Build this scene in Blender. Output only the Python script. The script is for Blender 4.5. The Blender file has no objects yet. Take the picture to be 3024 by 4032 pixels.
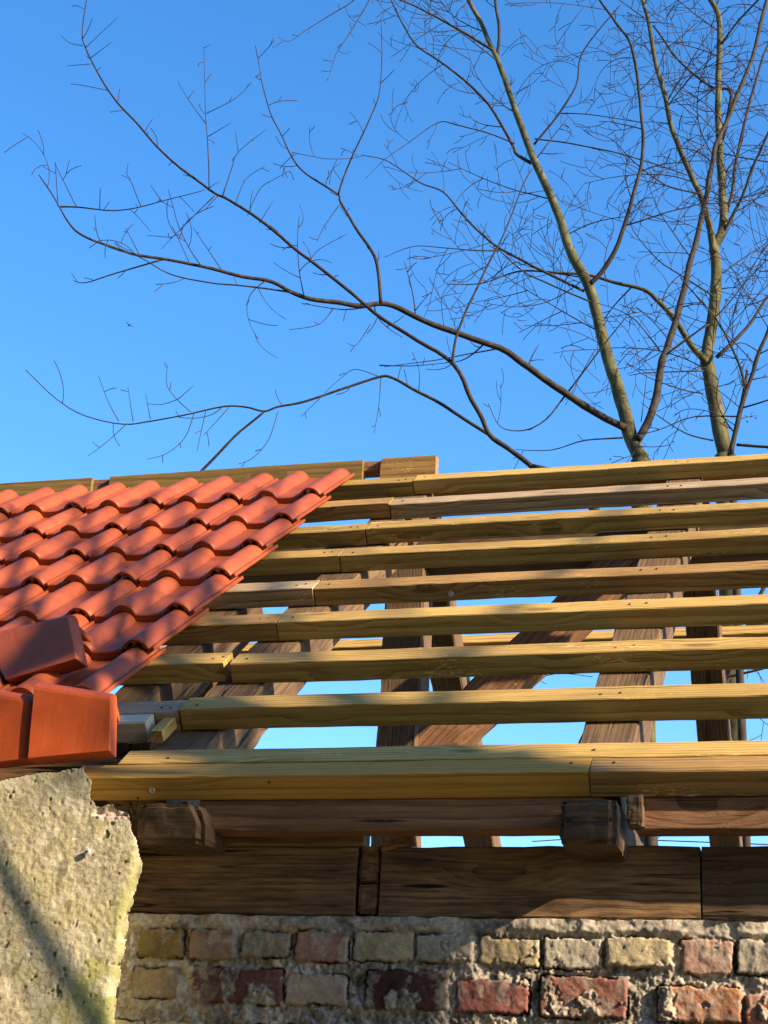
import bpy, math, random
import numpy as np
from mathutils import Vector, Matrix, noise
random.seed(7)
rng = np.random.default_rng(7)
scene = bpy.context.scene
COL = scene.collection

# ------------------------------------------------------------------ camera
F = 6421.09
CR = Vector((0.9627027, 0.26521226, 0.05353484)); CU = Vector((0.05429553, -0.38321351, 0.92206258)); CF = Vector((-0.26505757, 0.88476543, 0.38332052))
CC = Vector((0, -3.31642066, -0.82369105))
cam = bpy.data.cameras.new('camera'); co = bpy.data.objects.new('camera', cam); COL.objects.link(co)
cam.sensor_fit = 'VERTICAL'; cam.sensor_height = 36.0; cam.lens = F / 4032 * 36.0
cam.clip_start = .05; cam.clip_end = 2000
m3 = Matrix((CR, CU, -CF)).transposed(); M = m3.to_4x4(); M.translation = CC; co.matrix_world = M
scene.camera = co
# ------------------------------------------------------------------ sky, sun, exposure
SUN = Vector((.85, -.262, .452)).normalized()
w = bpy.data.worlds.new('World'); scene.world = w; w.use_nodes = True
nt = w.node_tree; bgn = nt.nodes['Background']; sky = nt.nodes.new('ShaderNodeTexSky'); sky.sky_type = 'NISHITA'
sky.sun_disc = False; sky.sun_elevation = math.asin(SUN.z); sky.sun_rotation = math.atan2(SUN.x, SUN.y)
sky.air_density = 1.0; sky.dust_density = 0.35; sky.ozone_density = 2.6; sky.altitude = 100
hs_ = nt.nodes.new('ShaderNodeHueSaturation'); hs_.inputs['Saturation'].default_value = 1.30; hs_.inputs['Hue'].default_value = .503
nt.links.new(sky.outputs[0], hs_.inputs['Color']); nt.links.new(hs_.outputs[0], bgn.inputs[0]); bgn.inputs[1].default_value = .132
sl = bpy.data.lights.new('sun', 'SUN'); so = bpy.data.objects.new('sun', sl); COL.objects.link(so)
sl.energy = 4.9; sl.angle = math.radians(.55); sl.color = (1.0, .79, .54)
so.rotation_euler = SUN.to_track_quat('Z', 'Y').to_euler()
scene.view_settings.view_transform = 'Standard'; scene.view_settings.look = 'None'
scene.view_settings.exposure = 1.40; scene.view_settings.gamma = 1
scene.cycles.max_bounces = 6

# ------------------------------------------------------------------ geometry helpers
def nvec(p):
    p = Vector(p); return Vector((noise.noise(p), noise.noise(p + Vector((31.4, 7.7, 2.3))), noise.noise(p + Vector((-11.2, 17.9, 41.1)))))
TH = 0.6592187
S = Vector((0, math.cos(TH), math.sin(TH))); N = Vector((0, -math.sin(TH), math.cos(TH))); D = Vector((0, math.cos(TH), -math.sin(TH)))
NF = Vector((0, math.sin(TH), math.cos(TH))); X = Vector((1, 0, 0)); Y = Vector((0, 1, 0)); Z = Vector((0, 0, 1))
SK = [0, 0.079, 0.412, 0.731, 1.071, 1.385, 1.736, 2.054, 2.382, 2.733]
SRIDGE = 2.87; RIDGE = S * SRIDGE; GROUND = -2.42
def ray(x, y): return CF + CR * ((x - 1512) / F) + CU * ((2016 - y) / F)
def at(x, y, n, c):                      # photo pixel -> point on the plane n.p = c
    d = ray(x, y); return CC + d * ((c - CC.dot(n)) / d.dot(n))
def atY(x, y, yy): return at(x, y, Y, yy)
def pl(o): return o
def tag(o, label=None, cat=None, group=None, kind=None):
    if label: o['label'] = label
    if cat: o['category'] = cat
    if group: o['group'] = group
    if kind: o['kind'] = kind
    return o
def mesh_obj(name, V, Fc, mat, parent=None, smooth=False, matrix=None):
    me = bpy.data.meshes.new(name); me.from_pydata([tuple(v) for v in V], [], Fc); me.update()
    if mat: me.materials.append(mat)
    if smooth:
        me.polygons.foreach_set('use_smooth', [True] * len(me.polygons))
    o = bpy.data.objects.new(name, me); COL.objects.link(o)
    if matrix is not None: o.matrix_world = matrix
    if parent is not None: o.parent = parent
    return o
def empty(name, loc=(0, 0, 0), rot=None):
    o = bpy.data.objects.new(name, None); COL.objects.link(o); o.empty_display_size = .1
    o.location = loc
    return o
def frame(origin, ex, ey, ez):
    m = Matrix((ex, ey, ez)).transposed().to_4x4(); m.translation = origin; return m

# ------------------------------------------------------------------ materials
def newmat(name):
    m = bpy.data.materials.new(name); m.use_nodes = True; nt = m.node_tree; nt.nodes.clear()
    out = nt.nodes.new('ShaderNodeOutputMaterial'); b = nt.nodes.new('ShaderNodeBsdfPrincipled')
    nt.links.new(b.outputs[0], out.inputs[0]); return m, nt, b
def nd(nt, t, **k):
    n = nt.nodes.new(t)
    for a, v in k.items(): setattr(n, a, v)
    return n
def ramp(nt, stops):
    r = nt.nodes.new('ShaderNodeValToRGB'); e = r.color_ramp.elements
    while len(e) < len(stops): e.new(.5)
    for i, (p, c) in enumerate(stops): e[i].position = p; e[i].color = (*c, 1)
    return r
def noise_n(nt, vec, scale, detail=4, rough=.55, dist=0):
    n = nd(nt, 'ShaderNodeTexNoise'); n.inputs['Scale'].default_value = scale; n.inputs['Detail'].default_value = detail
    n.inputs['Roughness'].default_value = rough; n.inputs['Distortion'].default_value = dist; nt.links.new(vec, n.inputs['Vector']); return n
def mix(nt, a, b, fac, mode='MIX'):
    m = nd(nt, 'ShaderNodeMix', data_type='RGBA', blend_type=mode); m.clamp_result = False
    for i, v in ((0, fac), (6, a), (7, b)):
        if isinstance(v, (float, int)): m.inputs[i].default_value = v
        elif isinstance(v, tuple): m.inputs[i].default_value = (*v, 1)
        else: nt.links.new(v, m.inputs[i])
    return m.outputs[2]
def mapping(nt, vec, scale, loc=None):
    m = nd(nt, 'ShaderNodeMapping'); m.inputs['Scale'].default_value = scale; nt.links.new(vec, m.inputs['Vector'])
    if loc is not None: nt.links.new(loc, m.inputs['Location'])
    return m.outputs[0]
def wood(name, dark, light, stain, stainamt=.5, crack=.3, rough=.75, bump=.4, knots=.6, flecks=0., grain=1., wavew=.34):
    m, nt, b = newmat(name)
    tc = nd(nt, 'ShaderNodeTexCoord'); oi = nd(nt, 'ShaderNodeObjectInfo')
    off = nd(nt, 'ShaderNodeVectorMath', operation='MULTIPLY_ADD')
    nt.links.new(oi.outputs['Random'], off.inputs[0]); off.inputs[1].default_value = (37.1, 11.3, 5.7)
    nt.links.new(tc.outputs['Object'], off.inputs[2]); P = off.outputs[0]
    # knots bend the grain
    vk = nd(nt, 'ShaderNodeTexVoronoi'); vk.inputs['Scale'].default_value = 1
    nt.links.new(mapping(nt, P, (2.6, 9, 9)), vk.inputs['Vector'])
    kn = nd(nt, 'ShaderNodeMapRange'); kn.inputs[1].default_value = .10; kn.inputs[2].default_value = .42; kn.inputs[3].default_value = 1; kn.inputs[4].default_value = 0
    nt.links.new(vk.outputs['Distance'], kn.inputs[0])
    bend = nd(nt, 'ShaderNodeVectorMath', operation='MULTIPLY_ADD'); nt.links.new(kn.outputs[0], bend.inputs[0]); bend.inputs[1].default_value = (0, .018, .012); nt.links.new(P, bend.inputs[2])
    wv = nd(nt, 'ShaderNodeTexWave', wave_type='RINGS', rings_direction='X', wave_profile='SAW'); wv.inputs['Scale'].default_value = 26 * grain; wv.inputs['Distortion'].default_value = 3.5
    wv.inputs['Detail'].default_value = 2; wv.inputs['Detail Scale'].default_value = .6
    nt.links.new(mapping(nt, bend.outputs[0], (.13, 1, 1)), wv.inputs['Vector'])
    g1 = noise_n(nt, mapping(nt, bend.outputs[0], (4, 150, 150)), 1, 6, .7)
    g2 = noise_n(nt, mapping(nt, P, (3.0, 14, 14)), 1, 5, .65)
    mm = nd(nt, 'ShaderNodeMath', operation='MULTIPLY_ADD'); nt.links.new(wv.outputs['Fac'], mm.inputs[0]); mm.inputs[1].default_value = wavew; nt.links.new(g1.outputs['Fac'], mm.inputs[2])
    r = ramp(nt, [(.38 - (.34 - wavew) * .3, dark), (.78 - (.34 - wavew) * .6, light)]); nt.links.new(mm.outputs[0], r.inputs[0])
    st = ramp(nt, [(.42, (0, 0, 0)), (.68, (1, 1, 1))]); nt.links.new(g2.outputs['Fac'], st.inputs[0])
    sm = nd(nt, 'ShaderNodeMath', operation='MULTIPLY'); nt.links.new(st.outputs[0], sm.inputs[0]); sm.inputs[1].default_value = stainamt
    c = mix(nt, r.outputs[0], stain, sm.outputs[0])
    kc = nd(nt, 'ShaderNodeMapRange'); kc.inputs[1].default_value = .07; kc.inputs[2].default_value = .14; kc.inputs[3].default_value = knots; kc.inputs[4].default_value = 0
    nt.links.new(vk.outputs['Distance'], kc.inputs[0])
    c = mix(nt, c, tuple(v * .33 for v in dark), kc.outputs[0])
    # cracks along the grain
    cn = noise_n(nt, mapping(nt, P, (1.6, 60, 60)), 1, 4, .6, .3)
    ck = nd(nt, 'ShaderNodeMapRange'); ck.inputs[1].default_value = .70 - crack * .12; ck.inputs[2].default_value = .74 - crack * .10; nt.links.new(cn.outputs['Fac'], ck.inputs[0])
    c = mix(nt, c, tuple(v * .15 for v in dark), ck.outputs[0])
    # scattered splinter flecks of a rough-sawn face
    h = nd(nt, 'ShaderNodeMath', operation='SUBTRACT'); nt.links.new(mm.outputs[0], h.inputs[0]); nt.links.new(ck.outputs[0], h.inputs[1])
    if flecks:
        fn = noise_n(nt, mapping(nt, P, (60, 260, 260)), 1, 2, .7)
        f2 = noise_n(nt, mapping(nt, P, (5, 24, 24)), 1, 2, .5)
        mu = nd(nt, 'ShaderNodeMath', operation='MULTIPLY'); nt.links.new(fn.outputs['Fac'], mu.inputs[0]); nt.links.new(f2.outputs['Fac'], mu.inputs[1])
        fm = nd(nt, 'ShaderNodeMapRange'); fm.inputs[1].default_value = .35; fm.inputs[2].default_value = .42; nt.links.new(mu.outputs[0], fm.inputs[0])
        fs = nd(nt, 'ShaderNodeMath', operation='MULTIPLY'); nt.links.new(fm.outputs[0], fs.inputs[0]); fs.inputs[1].default_value = flecks
        c = mix(nt, c, tuple(min(.8, v * 1.9) for v in light), fs.outputs[0])
        h2 = nd(nt, 'ShaderNodeMath', operation='MULTIPLY_ADD'); nt.links.new(fm.outputs[0], h2.inputs[0]); h2.inputs[1].default_value = .8; nt.links.new(h.outputs[0], h2.inputs[2]); h = h2
    # object to object tint
    hs = nd(nt, 'ShaderNodeHueSaturation'); nt.links.new(c, hs.inputs['Color'])
    mr = nd(nt, 'ShaderNodeMapRange'); nt.links.new(oi.outputs['Random'], mr.inputs[0]); mr.inputs[3].default_value = .82; mr.inputs[4].default_value = 1.12
    nt.links.new(mr.outputs[0], hs.inputs['Value'])
    nt.links.new(hs.outputs[0], b.inputs['Base Color']); b.inputs['Roughness'].default_value = rough
    b.inputs['Specular IOR Level'].default_value = .25
    bp = nd(nt, 'ShaderNodeBump'); bp.inputs['Strength'].default_value = bump; bp.inputs['Distance'].default_value = .0025
    nt.links.new(h.outputs[0], bp.inputs['Height']); nt.links.new(bp.outputs[0], b.inputs['Normal'])
    return m
W = {}
W['green'] = wood('treated_pine', (.17, .090, .018), (.47, .315, .098), (.20, .105, .020), .5, .15, flecks=.7)
W['honey'] = wood('honey_pine', (.30, .15, .022), (.52, .30, .065), (.38, .19, .03), .4, .05, knots=.8, bump=.2)
W['yellow'] = wood('yellow_pine', (.24, .135, .024), (.55, .375, .12), (.27, .15, .025), .4, .1, flecks=.3)
W['grey'] = wood('greyed_pine', (.13, .078, .036), (.44, .335, .21), (.20, .12, .05), .5, .2, flecks=.5)
W['brown'] = wood('brown_pine', (.13, .066, .018), (.40, .245, .085), (.17, .085, .022), .5, .2, flecks=.5)
W['old'] = wood('old_rafter_wood', (.045, .026, .013), (.17, .108, .060), (.055, .030, .018), .6, .7, bump=.9, wavew=.2)
W['red'] = wood('reddish_plank_wood', (.11, .050, .024), (.33, .17, .088), (.10, .043, .02), .5, .5, bump=1., flecks=.25)
W['dark'] = wood('dark_beam_wood', (.050, .024, .011), (.30, .175, .08), (.018, .011, .008), .75, .8, bump=.9, grain=1.6, wavew=.17)
W['darkw'] = wood('weathered_dark_wood', (.055, .035, .02), (.14, .085, .045), (.02, .014, .01), .6, .6, bump=1., flecks=.9)
W['ridge'] = wood('dull_olive_pine', (.085, .055, .014), (.24, .155, .045), (.12, .07, .02), .5, .2)
W['pale'] = wood('fresh_cut_pine', (.50, .43, .30), (.68, .61, .46), (.55, .45, .28), .3, .1)

def tilemat(name, base, dark, nscale=9.):
    m, nt, b = newmat(name)
    tc = nd(nt, 'ShaderNodeTexCoord'); oi = nd(nt, 'ShaderNodeObjectInfo')
    off = nd(nt, 'ShaderNodeVectorMath', operation='MULTIPLY_ADD'); nt.links.new(oi.outputs['Random'], off.inputs[0]); off.inputs[1].default_value = (9, 7, 5); nt.links.new(tc.outputs['Object'], off.inputs[2])
    P = off.outputs[0]
    n1 = noise_n(nt, P, nscale, 5, .6); n2 = noise_n(nt, P, 420, 3, .7); n3 = noise_n(nt, mapping(nt, P, (14, 3, 14)), 1, 3, .5)
    r = ramp(nt, [(.36, tuple(v * .80 for v in base)), (.70, tuple(v * 1.12 for v in base))]); nt.links.new(n1.outputs['Fac'], r.inputs[0])
    r3 = ramp(nt, [(.60, (0, 0, 0)), (.80, (1, 1, 1))]); nt.links.new(n3.outputs['Fac'], r3.inputs[0])
    c = mix(nt, r.outputs[0], dark, r3.outputs[0])
    r2 = ramp(nt, [(.30, (.55, .5, .5)), (.48, (1, 1, 1))]); nt.links.new(n2.outputs['Fac'], r2.inputs[0])
    c = mix(nt, c, r2.outputs[0], .55, 'MULTIPLY')
    hs = nd(nt, 'ShaderNodeHueSaturation'); nt.links.new(c, hs.inputs['Color']); mr = nd(nt, 'ShaderNodeMapRange'); nt.links.new(oi.outputs['Random'], mr.inputs[0]); mr.inputs[3].default_value = .78; mr.inputs[4].default_value = 1.08
    nt.links.new(mr.outputs[0], hs.inputs['Value']); nt.links.new(hs.outputs[0], b.inputs['Base Color'])
    b.inputs['Roughness'].default_value = .5; b.inputs['Specular IOR Level'].default_value = .25
    bp = nd(nt, 'ShaderNodeBump'); bp.inputs['Strength'].default_value = .35; bp.inputs['Distance'].default_value = .0015
    nt.links.new(n2.outputs['Fac'], bp.inputs['Height']); nt.links.new(bp.outputs[0], b.inputs['Normal'])
    return m
T_RED = tilemat('red_concrete_tile', (.345, .076, .027), (.21, .043, .019))
T_OR = tilemat('orange_verge_tile', (.54, .098, .025), (.42, .070, .020), 5)
def vcolmat(name, bumpscale, bump, rough=.92):
    m, nt, b = newmat(name); a = nd(nt, 'ShaderNodeVertexColor', layer_name='Col'); tc = nd(nt, 'ShaderNodeTexCoord')
    n1 = noise_n(nt, tc.outputs['Object'], bumpscale, 6, .7); n2 = noise_n(nt, tc.outputs['Object'], bumpscale * .28, 4, .6)
    r = ramp(nt, [(.25, (.62, .62, .62)), (.72, (1.22, 1.2, 1.16))]); nt.links.new(n1.outputs['Fac'], r.inputs[0])
    c = mix(nt, a.outputs[0], r.outputs[0], .8, 'MULTIPLY'); nt.links.new(c, b.inputs['Base Color']); b.inputs['Roughness'].default_value = rough; b.inputs['Specular IOR Level'].default_value = .1
    bp = nd(nt, 'ShaderNodeBump'); bp.inputs['Strength'].default_value = bump; bp.inputs['Distance'].default_value = .004
    ad = nd(nt, 'ShaderNodeMath', operation='ADD'); nt.links.new(n1.outputs['Fac'], ad.inputs[0]); nt.links.new(n2.outputs['Fac'], ad.inputs[1])
    nt.links.new(ad.outputs[0], bp.inputs['Height']); nt.links.new(bp.outputs[0], b.inputs['Normal']); return m
M_WALL = vcolmat('brick_and_mortar', 330, .5); M_PLAS = vcolmat('rough_render', 260, .55)
def barkmat(name, c1, c2, c3, sc=14):
    m, nt, b = newmat(name); tc = nd(nt, 'ShaderNodeTexCoord')
    n1 = noise_n(nt, mapping(nt, tc.outputs['Object'], (1, 1, .35)), sc, 5, .65); r = ramp(nt, [(.32, c1), (.52, c2), (.72, c3)]); nt.links.new(n1.outputs['Fac'], r.inputs[0])
    nt.links.new(r.outputs[0], b.inputs['Base Color']); b.inputs['Roughness'].default_value = .8; b.inputs['Specular IOR Level'].default_value = .2
    n2 = noise_n(nt, mapping(nt, tc.outputs['Object'], (1, 1, .3)), sc * 5, 4, .65)
    bp = nd(nt, 'ShaderNodeBump'); bp.inputs['Strength'].default_value = .5; bp.inputs['Distance'].default_value = .006; nt.links.new(n2.outputs['Fac'], bp.inputs['Height']); nt.links.new(bp.outputs[0], b.inputs['Normal']); return m
BARK = barkmat('greenish_bark', (.028, .025, .012), (.078, .070, .026), (.15, .138, .062))
BARKD = barkmat('brown_bark', (.018, .014, .012), (.035, .027, .021), (.070, .055, .040), 20)
TWIG = barkmat('twig_bark', (.020, .013, .011), (.036, .023, .018), (.065, .045, .034), 30)
def plain(name, c, rough=.6, metal=0):
    m, nt, b = newmat(name); tc = nd(nt, 'ShaderNodeTexCoord'); n1 = noise_n(nt, tc.outputs['Object'], 60, 3)
    r = ramp(nt, [(.3, tuple(v * .8 for v in c)), (.7, tuple(min(1, v * 1.15) for v in c))]); nt.links.new(n1.outputs['Fac'], r.inputs[0]); nt.links.new(r.outputs[0], b.inputs['Base Color'])
    b.inputs['Roughness'].default_value = rough; b.inputs['Metallic'].default_value = metal; return m
STEEL = plain('zinc_steel', (.6, .6, .6), .4, .6); RUST = plain('dark_nail', (.05, .035, .03), .6); BIRD = plain('dark_feathers', (.05, .05, .055))
gm, nt_, b_ = newmat('rough_grass'); tc_ = nd(nt_, 'ShaderNodeTexCoord'); n_ = noise_n(nt_, tc_.outputs['Object'], .8, 8, .7)
r_ = ramp(nt_, [(.35, (.060, .040, .022)), (.6, (.065, .058, .026))]); nt_.links.new(n_.outputs['Fac'], r_.inputs[0]); nt_.links.new(r_.outputs[0], b_.inputs['Base Color']); b_.inputs['Roughness'].default_value = .95

# ------------------------------------------------------------------ ground
g = mesh_obj('ground', [(-900, -900, GROUND), (900, -900, GROUND), (900, 900, GROUND), (-900, 900, GROUND)], [(0, 1, 2, 3)], gm); tag(g, kind='structure')

# ------------------------------------------------------------------ added screen behind the photographer, blocks low sky to cut the fill
def sky_blocker():
    V = []; Fc = []; nx, nz = 120, 36
    for i in range(nx + 1):
        for j in range(nz + 1):
            x = -14 + 20 * i / nx; z = GROUND + 12.5 * j / nz
            d = noise.noise((x * 1.1, z * 1.1, 1)) * .5 + noise.noise((x * 5, z * 5, 2)) * .25
            V.append((x, -7.2 + d + .5 * (j / nz) ** 3, z + (noise.noise((x * 1.5, 4, 4)) * .5 if j == nz else 0)))
    b = len(V)
    for i in range(nx + 1):
        for j in range(nz + 1):
            v = V[i * (nz + 1) + j]; V.append((v[0], -8.6 - (v[1] + 7.2), v[2]))
    for i in range(nx):
        for j in range(nz):
            a = i * (nz + 1) + j; Fc.append((a, a + 1, a + nz + 2, a + nz + 1)); a += b; Fc.append((a, a + nz + 1, a + nz + 2, a + 1))
        a = i * (nz + 1) + nz; Fc.append((a, b + a, b + a + nz + 1, a + nz + 1))
    m, nt, bs = newmat('sky_blocker_leaves'); tc = nd(nt, 'ShaderNodeTexCoord'); n1 = noise_n(nt, tc.outputs['Object'], 9, 6, .8)
    r = ramp(nt, [(.35, (.012, .018, .006)), (.7, (.05, .06, .02))]); nt.links.new(n1.outputs['Fac'], r.inputs[0]); nt.links.new(r.outputs[0], bs.inputs['Base Color'])
    tag(mesh_obj('sky_blocker', V, Fc, m), 'unseen dark leafy screen added behind the photographer to block low sky', 'sky_blocker')
sky_blocker()
# ------------------------------------------------------------------ timbers
def timber(name, O, ex, ey, ez, L, wy, wz, mat, bev=.0025, warp=.0012, seg=None, parent=None, ragged=0, seed=None):
    """beam with its origin at a corner: length L along ex, wy along ey, wz along ez"""
    seg = seg or max(4, int(L / .05)); V = []; Fc = []; sd = random.random() * 100 if seed is None else seed
    prof = [(bev, 0), (wy - bev, 0), (wy, bev), (wy, wz - bev), (wy - bev, wz), (bev, wz), (0, wz - bev), (0, bev)]
    for i in range(seg + 1):
        t = i / seg; x = L * t
        for j, (a, c) in enumerate(prof):
            n1 = noise.noise((x * 2.3 + sd, 1.7, sd)) * warp * 2; n2 = noise.noise((x * 2.3 + sd, 9.1, sd)) * warp * 2
            e = noise.noise((x * 28 + sd, j * 3.1, sd)) * warp
            xx = x + (noise.noise((j * 1.7 + sd, t * 9, 3)) * ragged if i in (0, seg) else 0)
            V.append((xx, a + n1 + (e if wy / 2 > a else -e), c + n2 + (e if wz / 2 > c else -e)))
    for i in range(seg):
        for j in range(8):
            a = i * 8 + j; b = i * 8 + (j + 1) % 8; Fc.append((a, a + 8, b + 8, b))
    Fc.append(tuple(range(8))); Fc.append(tuple(reversed([seg * 8 + j for j in range(8)])))
    me_m = frame(O, ex, ey, ez)
    o = mesh_obj(name, V, Fc, mat, matrix=me_m)
    if me_m.to_3x3().determinant() < 0: o.data.flip_normals()
    # outward check: flip when the first side quad points inwards
    return o
def child(o, par):
    o.parent = par; o.matrix_parent_inverse = par.matrix_world.inverted(); return o
def nail(p, n, r=.0035, mat=RUST, name='nail_head', h=.0012, hole=False):
    n = n.normalized(); t = n.orthogonal().normalized(); u = n.cross(t); V = []; Fc = []
    k = 10
    for hh, rr in ((-.002, r), (h, r), (h * 1.25, r * .75)):
        for i in range(k):
            a = i * 2 * math.pi / k; V.append(p + n * hh + (t * math.cos(a) + u * math.sin(a)) * rr)
    for q in range(2):
        for i in range(k): a = q * k + i; b = q * k + (i + 1) % k; Fc.append((a, b, b + k, a + k))
    Fc.append(tuple(2 * k + i for i in range(k)))
    return mesh_obj(name, V, Fc, mat)
BW, BT = .0803, .0577
XR = .45                     # right end beyond the frame
GB = 'roof battens on the near slope'
ordn = ['topmost', 'second', 'third', 'fourth', 'fifth', 'sixth', 'seventh', 'eighth', 'ninth', 'tenth']
def batten(k, xa, xb, mat, label, dn=0, ds=0, screw=(), bw=BW):
    O = S * (SK[k] + ds) - N * (BT - dn) + X * xa
    o = timber('roof_batten', O, X, S, N, xb - xa, bw, BT, W[mat], ragged=.004)
    tag(o, label, 'batten', GB); bpy.context.view_layer.update()
    for xs in screw:
        if xa < xs < xb:
            child(nail(X * xs + S * (SK[k] + ds + .035 + random.uniform(-.012, .012)) + N * (dn + .001), N), o)
    return o
rightmats = {9: 'yellow', 8: 'grey', 7: 'green', 6: 'green', 5: 'brown', 4: 'yellow', 3: 'green', 2: 'yellow'}
leftmats = {9: 'green', 8: 'brown', 7: 'green', 6: 'yellow', 5: 'grey', 4: 'brown', 3: 'yellow', 2: 'grey'}
joint = {9: -1.534, 8: -1.539, 7: -1.544, 6: -1.548, 5: -1.531, 4: -1.55, 3: -1.573, 2: -1.594}
look = {9: 'pale yellow', 8: 'greyed silvery', 7: 'greenish yellow', 6: 'greenish, half shaded', 5: 'brownish', 4: 'streaky yellow', 3: 'broad yellow-green', 2: 'bright yellow'}
for k in range(9, 1, -1):
    nm = ordn[9 - k]; jx = joint[k]
    batten(k, jx + .002, XR, rightmats[k], f'long {look[k]} batten, {nm} of the bare battens, running right from its joint', screw=(jx + .04, -.50, -.545, -.04), dn=random.uniform(-.001, .001))
    gap = .022 if k == 3 else .003
    xl = {2: -2.25}.get(k, -3.75 if k > 5 else -3.2)
    batten(k, xl, jx - gap, leftmats[k], f'left-hand piece of the {nm} batten, ending at the joint beside the tiles', dn=random.uniform(-.003, .003) - (.006 if k == 2 else 0), ds=.012 if k == 3 else random.uniform(-.003, .003), screw=(jx - .035, jx - .06))
b1 = batten(1, -1.615, XR, 'yellow', 'long yellow batten lying close behind the lowest batten at the eaves', screw=(-1.50, -.52), bw=.074)
b0 = batten(0, -1.70, -.5195, 'honey', 'honey coloured new batten at the eaves with a screw near its left end', screw=(-.56,), bw=.072)
b0r = batten(0, -.5165, XR, 'brown', 'reddish brown batten at the eaves, right of the joint with the honey coloured one', screw=(-.47,), bw=.072)
bpy.context.view_layer.update()
child(nail(at(600, 3112, S, -.0015), -S, .0065, STEEL, 'screw', .002), b0); child(nail(at(600, 3112, S, -.0038), -S, .0025, RUST, 'screw_socket', .001), b0)
child(nail(at(1060, 3080, S, -.0005), -S, .003), b0); child(nail(at(543, 3142, S, -.0005), -S, .003), b0)
o5 = [o for o in COL.objects if o.get('label', '').startswith('long brownish')][0]
child(nail(at(1775, 2338, S, SK[5] - .001), -S, .009, STEEL, 'screw', .002), o5)
# loose block in front of the joint, cream end grain to the right
xr_ = at(568, 2825, S, .352).x
blk = timber('wood_block', X * (xr_ - .42) + S * .352 - N * .064, X, S, N, .42, .055, .056, W['pale'], bev=.004, ragged=.003)
tag(blk, 'short pale wood block with cream end grain behind the orange flanged tile', 'wood block')

# rafters of the near slope
GR = 'rafters of the near slope'
def rafter(xa, xb, s0, s1, label, depth=.132, mat='old'):
    return tag(timber('rafter', X * xa + S * s0 - N * (BT + depth + .001), X, S, N, xb - xa, s1 - s0, depth, W[mat]), label, 'rafter', GR)
def rafter2(xa, xb, s0, s1, label, depth=.132, mat='old', grp=GR, base=None, ax=S, nn=N, off=BT + .001):
    O = (base or Vector()) + ax * s0 + X * xb - nn * (off + depth)
    o = timber('rafter', O, ax, -X, nn, s1 - s0, xb - xa, depth, W[mat], bev=.006, warp=.003)
    return tag(o, label, 'rafter', grp)
rafter2(-1.625, -1.484, .02, SRIDGE - .02, 'old rafter under the batten joints beside the stepped tile edge')
rafter2(-.589, -.460, .02, SRIDGE - .02, 'old rafter near the right side, its top face showing in the gaps between battens')
rafter2(-2.66, -2.53, .02, SRIDGE - .02, 'old rafter under the tiles at the left')
rafter2(.46, .59, .02, SRIDGE - .02, 'old rafter past the right edge of the picture')
# far slope rafters: axis D from the ridge down
GF = 'rafters of the far slope'
for i, (xa, xb, lb) in enumerate([(-.565, -.440, 'dark rafter of the far slope, right of the right-hand near rafter'), (-1.602, -1.472, 'dark rafter of the far slope behind the diagonal brace'), (-2.66, -2.54, 'dark rafter of the far slope behind the left rafter'), (.47, .60, 'dark rafter of the far slope past the right edge')]):
    o = timber('rafter', RIDGE + D * .13 + X * xb - NF * (BT + .13), D, -X, NF, 2.9, xb - xa, .13, W['old'], bev=.006, warp=.003)
    tag(o, lb, 'rafter', GF)
# far battens
for (sd, lb) in ((.765, 'sunlit yellow batten on the far slope glimpsed below the sixth gap'), (.06, 'highest batten of the far slope just behind the ridge')):
    o = timber('roof_batten', RIDGE + D * sd - NF * BT + X * -2.9, X, D, NF, 3.35, BW, BT, W['yellow']); tag(o, lb, 'batten', 'roof battens on the far slope')
# roof frame: posts, ridge purlin, braces
def box(name, lo, hi, mat, label, cat, group=None, ax=0, **k):
    d = [hi[i] - lo[i] for i in range(3)]
    if ax == 0: o = timber(name, Vector(lo), X, Y, Z, d[0], d[1], d[2], W[mat], **k)
    elif ax == 2: o = timber(name, Vector(lo), Z, X, Y, d[2], d[0], d[1], W[mat], **k)
    else: o = timber(name, Vector((hi[0], lo[1], lo[2])), Y, -X, Z, d[1], d[0], d[2], W[mat], **k)
    return tag(o, label, cat, group)
box('ridge_purlin', (-3.9, 2.20, 1.335), (.9, 2.34, 1.49), 'old', 'long dark ridge purlin running under the tops of the rafters', 'beam', bev=.008, warp=.004)
box('roof_post', (-1.632, 2.20, -.6), (-1.480, 2.34, 1.333), 'old', 'dark upright post seen between the battens left of the diagonal brace', 'post', 'posts under the ridge', ax=2, bev=.008, warp=.004)
box('tie_beam_upper', (-4, 0, 0), (-3.99, .01, .01), 'old', 'x', 'x') if False else None
bd = Vector((1, 0, 1)).normalized(); bn = Vector((-1, 0, 1)).normalized()
br = timber('diagonal_brace', Vector((-1.478, 2.215, .492)), bd, Y, bn, 1.19, .11, .155, W['red'], bev=.008, warp=.004)
tag(br, 'reddish diagonal brace rising to the right from the post to the purlin', 'brace')
# collar beam on each rafter pair
# ridge boards
GRB = 'ridge boards'
for xa, xb, m, lb in ((-3.95, -2.925, 'ridge', 'left ridge board ending at the first gap above the tiles'), (-2.845, -1.765, 'ridge', 'middle ridge board above the tile courses'), (-1.690, -1.4695, 'brown', 'short brown ridge board standing out right of the last tile')):
    tag(timber('ridge_board', Vector((xa, 2.245, 1.700)), X, Y, Z, xb - xa, .045, .115, W[m], ragged=.003), lb, 'board', GRB)
for xc, lb in ((-2.885, 'rafter tip filling the gap between the left and middle ridge boards'), (-1.728, 'rafter tip filling the gap behind the last tile at the ridge')):
    tag(timber('wood_block', Vector((xc - .055, 2.262, 1.70 if xc < -2 else 1.772)), X, Y, Z, .11, .07, .111 if xc < -2 else .041, W['red'], ragged=.004), lb, 'wood block')

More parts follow.
